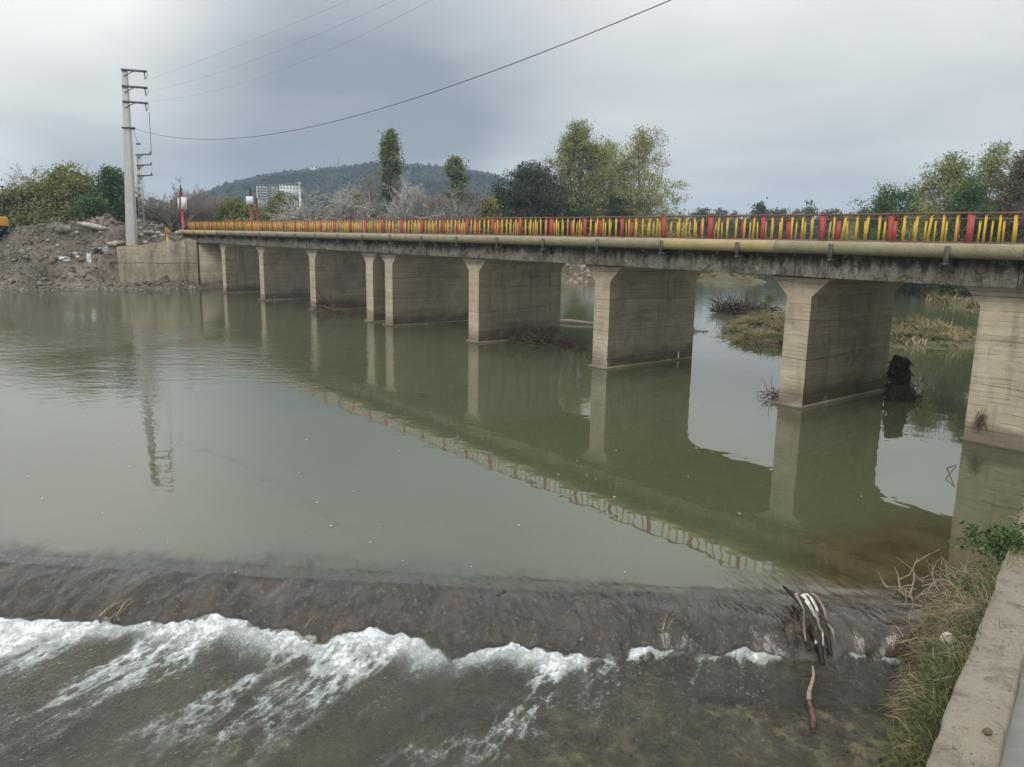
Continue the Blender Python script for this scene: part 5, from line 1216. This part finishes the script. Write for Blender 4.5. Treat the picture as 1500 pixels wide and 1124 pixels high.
# tuft on the abutment, bent twig in the water
q = dep(1437, 612, 1.0); k = 27.48/q[1]; d = ray(1437, 612); q = np.array([0, 0, H])+d*(27.44/d[1])
root = MB(); r = np.random.default_rng(415); n = 60; st = np.repeat(q[None], n, 0)+r.normal(size=(n, 3))*np.array([0.07, 0.01, 0.12]); dv = np.stack([r.normal(size=n)*0.5, -np.abs(r.normal(size=n))*0.4, r.normal(size=n)*0.5-0.9], -1); dv /= np.linalg.norm(dv, axis=1, keepdims=True)
Pp, Rr_, _ = branch_level(st, dv, r.uniform(0.2, 0.6, n), np.full(n, 0.009), r, 4, 0.2, -0.15, 0.3); root.tubes(Pp, Rr_, 3)
tag(root.build('dead_plant', M['twig_brown']), 'withered plant hanging from a crack in the near abutment', 'plant')
a_ = at(1401, 682); b_ = at(1386, 694); c_ = at(1398, 713); mb = MB(); mb.tubes(np.array([a_+[0, 0, .02], b_+[0, 0, .16], c_+[0, 0, 0.0]]), np.array([0.010, 0.014, 0.010]), 5)
tag(mb.build('bent_twig', M['dark_wood']), 'thin bent twig poking from the water near the abutment', 'twig')

# ------------------------------------------------------------------ foreground bank: heap, grass, stone, driftwood
tsg = np.linspace(0.4, 7.6, 70); og = np.linspace(-1.75, 0.06, 34); TG, OG = np.meshgrid(tsg, og, indexing='ij')
reach = np.interp(TG, [0.4, 1.2, 2.4, 4.2, 5.6, 6.6, 7.6], [0.12, 0.30, 0.50, 0.72, 0.98, 0.8, 0.2])
prof_h = np.clip(1-(-OG/reach), -0.4, 1)
base_z = np.interp(TG, [0.4, 4.6, 5.6, 7.6], [-0.62, -0.6, -0.15, -0.15])
HZ_ = base_z+(np.interp(TG, [0.4, 2, 5, 6.6, 7.6], [0.75, 1.05, 1.08, 0.85, 0.1])-base_z)*np.sign(prof_h)*np.abs(prof_h)**0.75+(fbm(TG*2.2, OG*2.2, 4, 501)-0.5)*0.35
def heap_z(t_, o_):
    i = np.clip(np.interp(t_, tsg, np.arange(len(tsg))), 0, len(tsg)-1.001); j = np.clip(np.interp(o_, og, np.arange(len(og))), 0, len(og)-1.001); i0 = i.astype(int); j0 = j.astype(int); fi, fj = i-i0, j-j0
    return (HZ_[i0, j0]*(1-fi)+HZ_[i0+1, j0]*fi)*(1-fj)+(HZ_[i0, j0+1]*(1-fi)+HZ_[i0+1, j0+1]*fi)*fj
P = np.stack([WL0[0]+WLd[0]*TG+OG*WLd[1], WL0[1]+WLd[1]*TG-OG*WLd[0], HZ_], -1).reshape(-1, 3)
o = link('bank_heap', mesh_np('bank_heap', P, grid_faces(len(tsg), len(og), True), M['earth'], True)); o['kind'] = 'structure'
def heap_pts(n, t0, t1, r, lo=0.0, hi=1.0):
    t_ = r.uniform(t0, t1, n); rc = np.interp(t_, [0.4, 1.2, 2.4, 4.2, 5.6, 6.6, 7.6], [0.12, 0.30, 0.50, 0.72, 0.98, 0.8, 0.2]); o_ = -rc*r.uniform(lo, hi, n)
    return np.stack([WL0[0]+WLd[0]*t_+o_*WLd[1], WL0[1]+WLd[1]*t_-o_*WLd[0], heap_z(t_, o_)-0.02], -1)
r = np.random.default_rng(503); out = np.array([-WLd[1], WLd[0], 0])
def tangle(name, mat, nc, per, t0, t1, hgt, lo=0.0, hi=1.0, drop=-0.5, outw=0.6, wd=0.006, mess=0.8, rad=0.13):
    mb = MB()
    for c_ in heap_pts(nc, t0, t1, r, lo, hi):
        n = int(r.uniform(0.5, 1.5)*per); dirv = out*outw*r.uniform(0.2, 1.6)+WLd[[0, 1, 1]]*np.array([1, 1, 0])*r.normal()*mess+np.array([0, 0, drop*r.uniform(0.2, 1.7)])
        P_ = c_+r.normal(size=(n, 3))*np.array([rad, rad, 0.03]); tone = r.normal(0.5, 0.2)
        blades(mb, P_, hgt*r.uniform(0.6, 1.4), r, 0.75, wd, dirv, np.clip(tone+r.normal(0, 0.16, n), 0, 1), r.uniform(0.3, 1.2))
    mb.build(name, M[mat])['kind'] = 'stuff'
tangle('straw', 'grass_straw', 100, 26, 4.5, 6.9, 0.33, drop=-0.7, outw=0.9, mess=1.0, wd=0.0055)
tangle('dry_grass', 'grass_olive', 100, 26, 0.7, 4.8, 0.30, drop=-0.5, outw=0.8, mess=0.9)
tangle('grass', 'grass_green', 190, 26, 0.9, 4.8, 0.28, 0, 0.9, drop=-0.2, outw=0.5, mess=0.7)
tangle('grass', 'grass_green', 16, 24, 5.4, 7.2, 0.24, 0, 0.5, drop=-0.1, outw=0.3, mess=0.5)
tangle('straw', 'grass_straw', 40, 14, 1.0, 4.2, 0.42, 0.2, 1.0, drop=-1.0, outw=0.6, mess=0.8)
P_ = heap_pts(900, 1.0, 6.8, r, 0, 0.9)+np.array([0, 0, 0.06])+r.normal(size=(900, 3))*0.04
mb = MB(); leaves(mb, P_[:560], 0.028, r, r.random(560), 0.55); mb.build('weed_leaves', M['leaf_green'])['kind'] = 'stuff'
mb = MB(); leaves(mb, P_[560:], 0.026, r, r.random(340), 0.6); mb.build('leaf_litter', M['leaf_brown'])['kind'] = 'stuff'
tangle('dead_stems', 'leaf_brown', 90, 9, 1.0, 7.0, 0.30, 0, 1.0, drop=-0.3, outw=0.5, mess=1.2, wd=0.008)
q = dep(1388, 937, 11.9); r2 = np.random.default_rng(505)
V = ICO2*np.array([0.10, 0.09, 0.11])*(1+r2.uniform(-0.03, 0.03, (len(ICO2), 1))); mb = MB(); mb.add(V, None, ICO2F); STONE = mb.build('stone', M['pale_stone'], None, True, q); tag(STONE, 'smooth egg shaped cream stone lying in the grass by the wall', 'stone')
# stalk leaning from the grass to the water
a_ = dep(1377, 1002, 11.6); b_ = at(1332, 1047, -0.45); mb = MB(); mb.tubes(np.array([a_, (a_+b_)/2+np.array([0, 0, 0.04]), b_]), np.array([0.010, 0.009, 0.006]), 5)
tag(mb.build('dry_stalk', M['bleached_bark'], None, True), 'pale dry stalk slanting from the grass down to the pool', 'stalk')
# driftwood at the crest by the bank
c = at(1350, 874, 0.05); c[2] = 0.0; twig_pile('driftwood_branch', c, (0.55, 0.45), 0.35, 22, 'driftwood', 'bleached driftwood branches at the right end of the weir crest', 511, 0.018, 0.85, 0.35)
c = dep(1400, 858, 15.2); twig_pile('brushwood', c, (0.5, 0.9), 0.3, 70, 'driftwood', 'mat of pale roots and stems on top of the grassy heap', 512, 0.010, 0.6, 0.5)
# plants on the wall
def leafy_plant(px, py_, dist, rad, n, leaf, label, seed, ls=0.05, hgt=0.35):
    c = dep(px, py_, dist); r = np.random.default_rng(seed); root = empty('plant', c, label, 'plant')
    m_ = 40; st = r.normal(size=(m_, 3))*np.array([rad*.35, rad*.35, 0.0]); d = r.normal(size=(m_, 3))*0.9+np.array([0, 0, 0.8]); d /= np.linalg.norm(d, axis=1, keepdims=True)
    Pp, Rr_, _ = branch_level(st, d, r.uniform(0.5, 1.2, m_)*hgt*1.4, np.full(m_, 0.006), r, 5, 0.25, -0.10, 0.4); mb = MB(); mb.tubes(Pp, Rr_, 3); mb.build('stems', M['bark_brown'], root)
    e = Pp[:, 1:].reshape(-1, 3)[r.choice(m_*4, n)]+r.normal(size=(n, 3))*0.05; mb = MB(); leaves(mb, e, ls, r, r.random(n), 0.5); mb.build('leaves', M[leaf], root)
leafy_plant(1470, 803, 15.9, 0.55, 1500, 'leaf_green', 'low bushy green weed spreading over the far part of the wall', 521, 0.045, 0.38)
leafy_plant(1427, 868, 14.4, 0.3, 260, 'leaf_green', 'small green weed at the top of the grassy heap', 522, 0.035, 0.2)
leafy_plant(1452, 842, 15.0, 0.3, 160, 'leaf_olive', 'sparse olive weed between the heap and the bushy weed', 523, 0.03, 0.2)
r = np.random.default_rng(525); t_ = r.uniform(6.2, 12, 900); o_ = r.uniform(-0.05, 0.5, 900); P = np.array([wl(a, b, 1.2) for a, b in zip(t_, o_)])
mb = MB(); blades(mb, P, 0.16, r, 2.2, 0.005, (0, 0, -0.6), None, 0.8); mb.build('straw', M['grass_straw'])['kind'] = 'stuff'
t_ = r.uniform(-2, 8, 240); o_ = r.uniform(0.03, 0.54, 240); P = np.array([wl(a, b, 1.205) for a, b in zip(t_, o_)])
o = scatter_rocks(P, r.gamma(1.5, 0.0035, 240)+0.002, r, 0.6, 0.3).build('grit', M['rubble']); o['kind'] = 'stuff'
c = dep(1463, 1053, 9.9); mb = MB(); V = ICO2*np.array([0.045, 0.055, 0.035])*(1+r.uniform(-0.2, 0.2, (len(ICO2), 1))); mb.add(V, None, ICO2F)
tag(mb.build('clod', M['twig_brown'], None, False, wl(1.05, 0.42, 1.22)), 'small brown clod of earth lying on the foreground wall', 'clod')
# trash and bark caught on the weir
c = np.array(list(sdw(15.55, 0.75))+[0.0]); root = empty('driftwood_clump', c, 'dark waterlogged stump draped with bleached bark caught on the weir', 'driftwood')
def wpt(s, d, z): x, y = sdw(s, d); return np.array([x, y, z])-c
mb = MB()
for pts_, rd_ in (([(15.34, 0.0, 0.22), (15.46, 0.22, 0.16), (15.55, 0.5, 0.17), (15.60, 0.85, 0.02), (15.66, 1.2, -0.25), (15.70, 1.4, -0.5)], [0.015, 0.045, 0.085, 0.10, 0.06, 0.02]), ([(15.62, 0.25, 0.14), (15.74, 0.55, 0.16), (15.82, 0.9, 0.0), (15.86, 1.25, -0.4)], [0.02, 0.075, 0.06, 0.018]), ([(15.40, 0.45, 0.05), (15.50, 0.8, -0.02), (15.52, 1.2, -0.35)], [0.02, 0.065, 0.018])):
    mb.tubes(np.array([wpt(*q_) for q_ in pts_]), np.array(rd_), 8, cap=True)
for v in mb.V: v += (np.random.default_rng(533).random(v.shape)-0.5)*0.035
mb.build('stump', M['dark_wood'], root, True)
rb = np.random.default_rng(531)
for (s0, s1, w_, mt, nm) in ((15.57, 15.62, 0.045, 'bleached_bark', 'bark_strip'), (15.76, 15.92, 0.030, 'driftwood', 'bark_strip'), (15.66, 15.72, 0.028, 'bleached_bark', 'bark_strip'), (15.46, 15.44, 0.03, 'driftwood', 'bark_strip')):
    k = 7; tt = np.linspace(0, 1, k); V = []
    for i, t_ in enumerate(tt):
        dd_ = 0.30+0.95*t_; zz_ = 0.28-0.12*t_-0.60*max(0, t_-0.35)**1.2+rb.normal()*0.03
        ctr = wpt(s0+(s1-s0)*t_+rb.normal()*0.02, dd_, zz_); sd_ = np.array([WE[0], WE[1], rb.normal()*0.4])*w_*(1-0.5*t_)*rb.uniform(0.7, 1.3); V += [ctr-sd_, ctr+sd_, ctr+sd_-np.array([0, 0, 0.02]), ctr-sd_-np.array([0, 0, 0.02])]
    Q = []
    for i in range(k-1):
        for j in range(4): Q.append((i*4+j, i*4+(j+1) % 4, (i+1)*4+(j+1) % 4, (i+1)*4+j))
    mb = MB(); mb.add(V, Q); mb.build(nm, M[mt], root, True)
n = 60; st = np.array([wpt(15.45+0.35*rb.random(), 0.3+0.8*rb.random(), 0.18) for _ in range(n)]); d = rb.normal(size=(n, 3))*0.5+np.array([WN[0], WN[1], -0.6]); d /= np.linalg.norm(d, axis=1, keepdims=True)
Pp, Rr_, _ = branch_level(st, d, rb.uniform(0.3, 0.8, n), np.full(n, 0.007), rb, 5, 0.25, -0.08, 0.3); mb = MB(); mb.tubes(Pp, Rr_, 3); mb.build('root_fibres', M['twig_brown'], root)
# reddish stick standing out of the pool
a_ = np.array(list(sdw(15.40, 1.72))+[-0.38]); b_ = np.array(list(sdw(14.95, 3.30))+[-0.46]); tt = np.linspace(0, 1, 8)
root = empty('stick', a_, 'crooked stick with a reddish wet end lying in the pool below the weir', 'stick'); pts = np.array([(b_-a_)*t_+np.array([0.03*math.sin(t_*9), 0.03*math.cos(t_*7), 0.02*math.sin(t_*6)]) for t_ in tt])
mb = MB(); mb.tubes(pts[:5], np.array([0.016, 0.024, 0.03, 0.036, 0.038]), 7); mb.build('dry_end', M['driftwood'], root, True)
mb = MB(); mb.tubes(pts[4:], np.array([0.038, 0.042, 0.045, 0.03]), 7, cap=True); mb.build('wet_end', M['red_wood'], root, True)
# reeds caught on the apron, left
def tuft(s0, d0, n, label, seed, hgt=0.5):
    r = np.random.default_rng(seed); c = np.array(list(sdw(s0, d0))+[float(apron_z(np.array(s0), np.array(d0)))+0.02]); mb = MB(); blades(mb, r.normal(size=(n, 3))*np.array([0.08, 0.08, 0.0]), hgt, r, 0.5, 0.012, np.array([WE[0]*0.5-WN[0]*0.9, WE[1]*0.5-WN[1]*0.9, -0.3]), None, 0.3)
    tag(mb.build('reed_tuft', M['grass_straw'], None, False, c), label, 'reeds')
tuft(3.15, 1.45, 26, 'few yellow reed stems caught on the left part of the weir', 541)
tuft(6.75, 1.35, 20, 'dry stems caught on the weir above the foam, second from the left', 542, 0.45)
tuft(13.1, 0.95, 10, 'short upright dead stems on the middle of the weir', 543, 0.35)
# flecks drifting on the still water
r = np.random.default_rng(551); pts = [(150, 752), (62, 730), (345, 838), (690, 830), (818, 695), (873, 702), (1008, 698), (900, 728), (1083, 752), (1262, 727), (735, 520), (590, 822), (165, 656), (250, 690), (915, 838)]
pts += [(float(a), float(b)) for a, b in zip(r.uniform(20, 1150, 34), r.uniform(560, 800, 34))]
mb = MB()
for px, py_ in pts:
    q = at(px, py_, 0.012); s = r.uniform(0.012, 0.04); mb.add([q+np.array([s, 0, 0]), q+np.array([0, s*0.8, 0]), q-np.array([s, 0, 0]), q-np.array([0, s*.7, 0])], [(0, 1, 2, 3)])
mb.build('floating_flecks', M['bleached_bark'])['kind'] = 'stuff'

# ------------------------------------------------------------------ haze
m, t = new_mat('haze_air')
vol = t.n('ShaderNodeVolumePrincipled', {'Color': (0.58, 0.75, 0.98, 1), 'Density': 0.00036, 'Anisotropy': 0.2})
t.n('ShaderNodeOutputMaterial', {1: vol}, None)
mb = MB(); mb.box((0, 0, 50.5), (3560, 3560, 107)); o = mb.build('haze', m); o['kind'] = 'stuff'
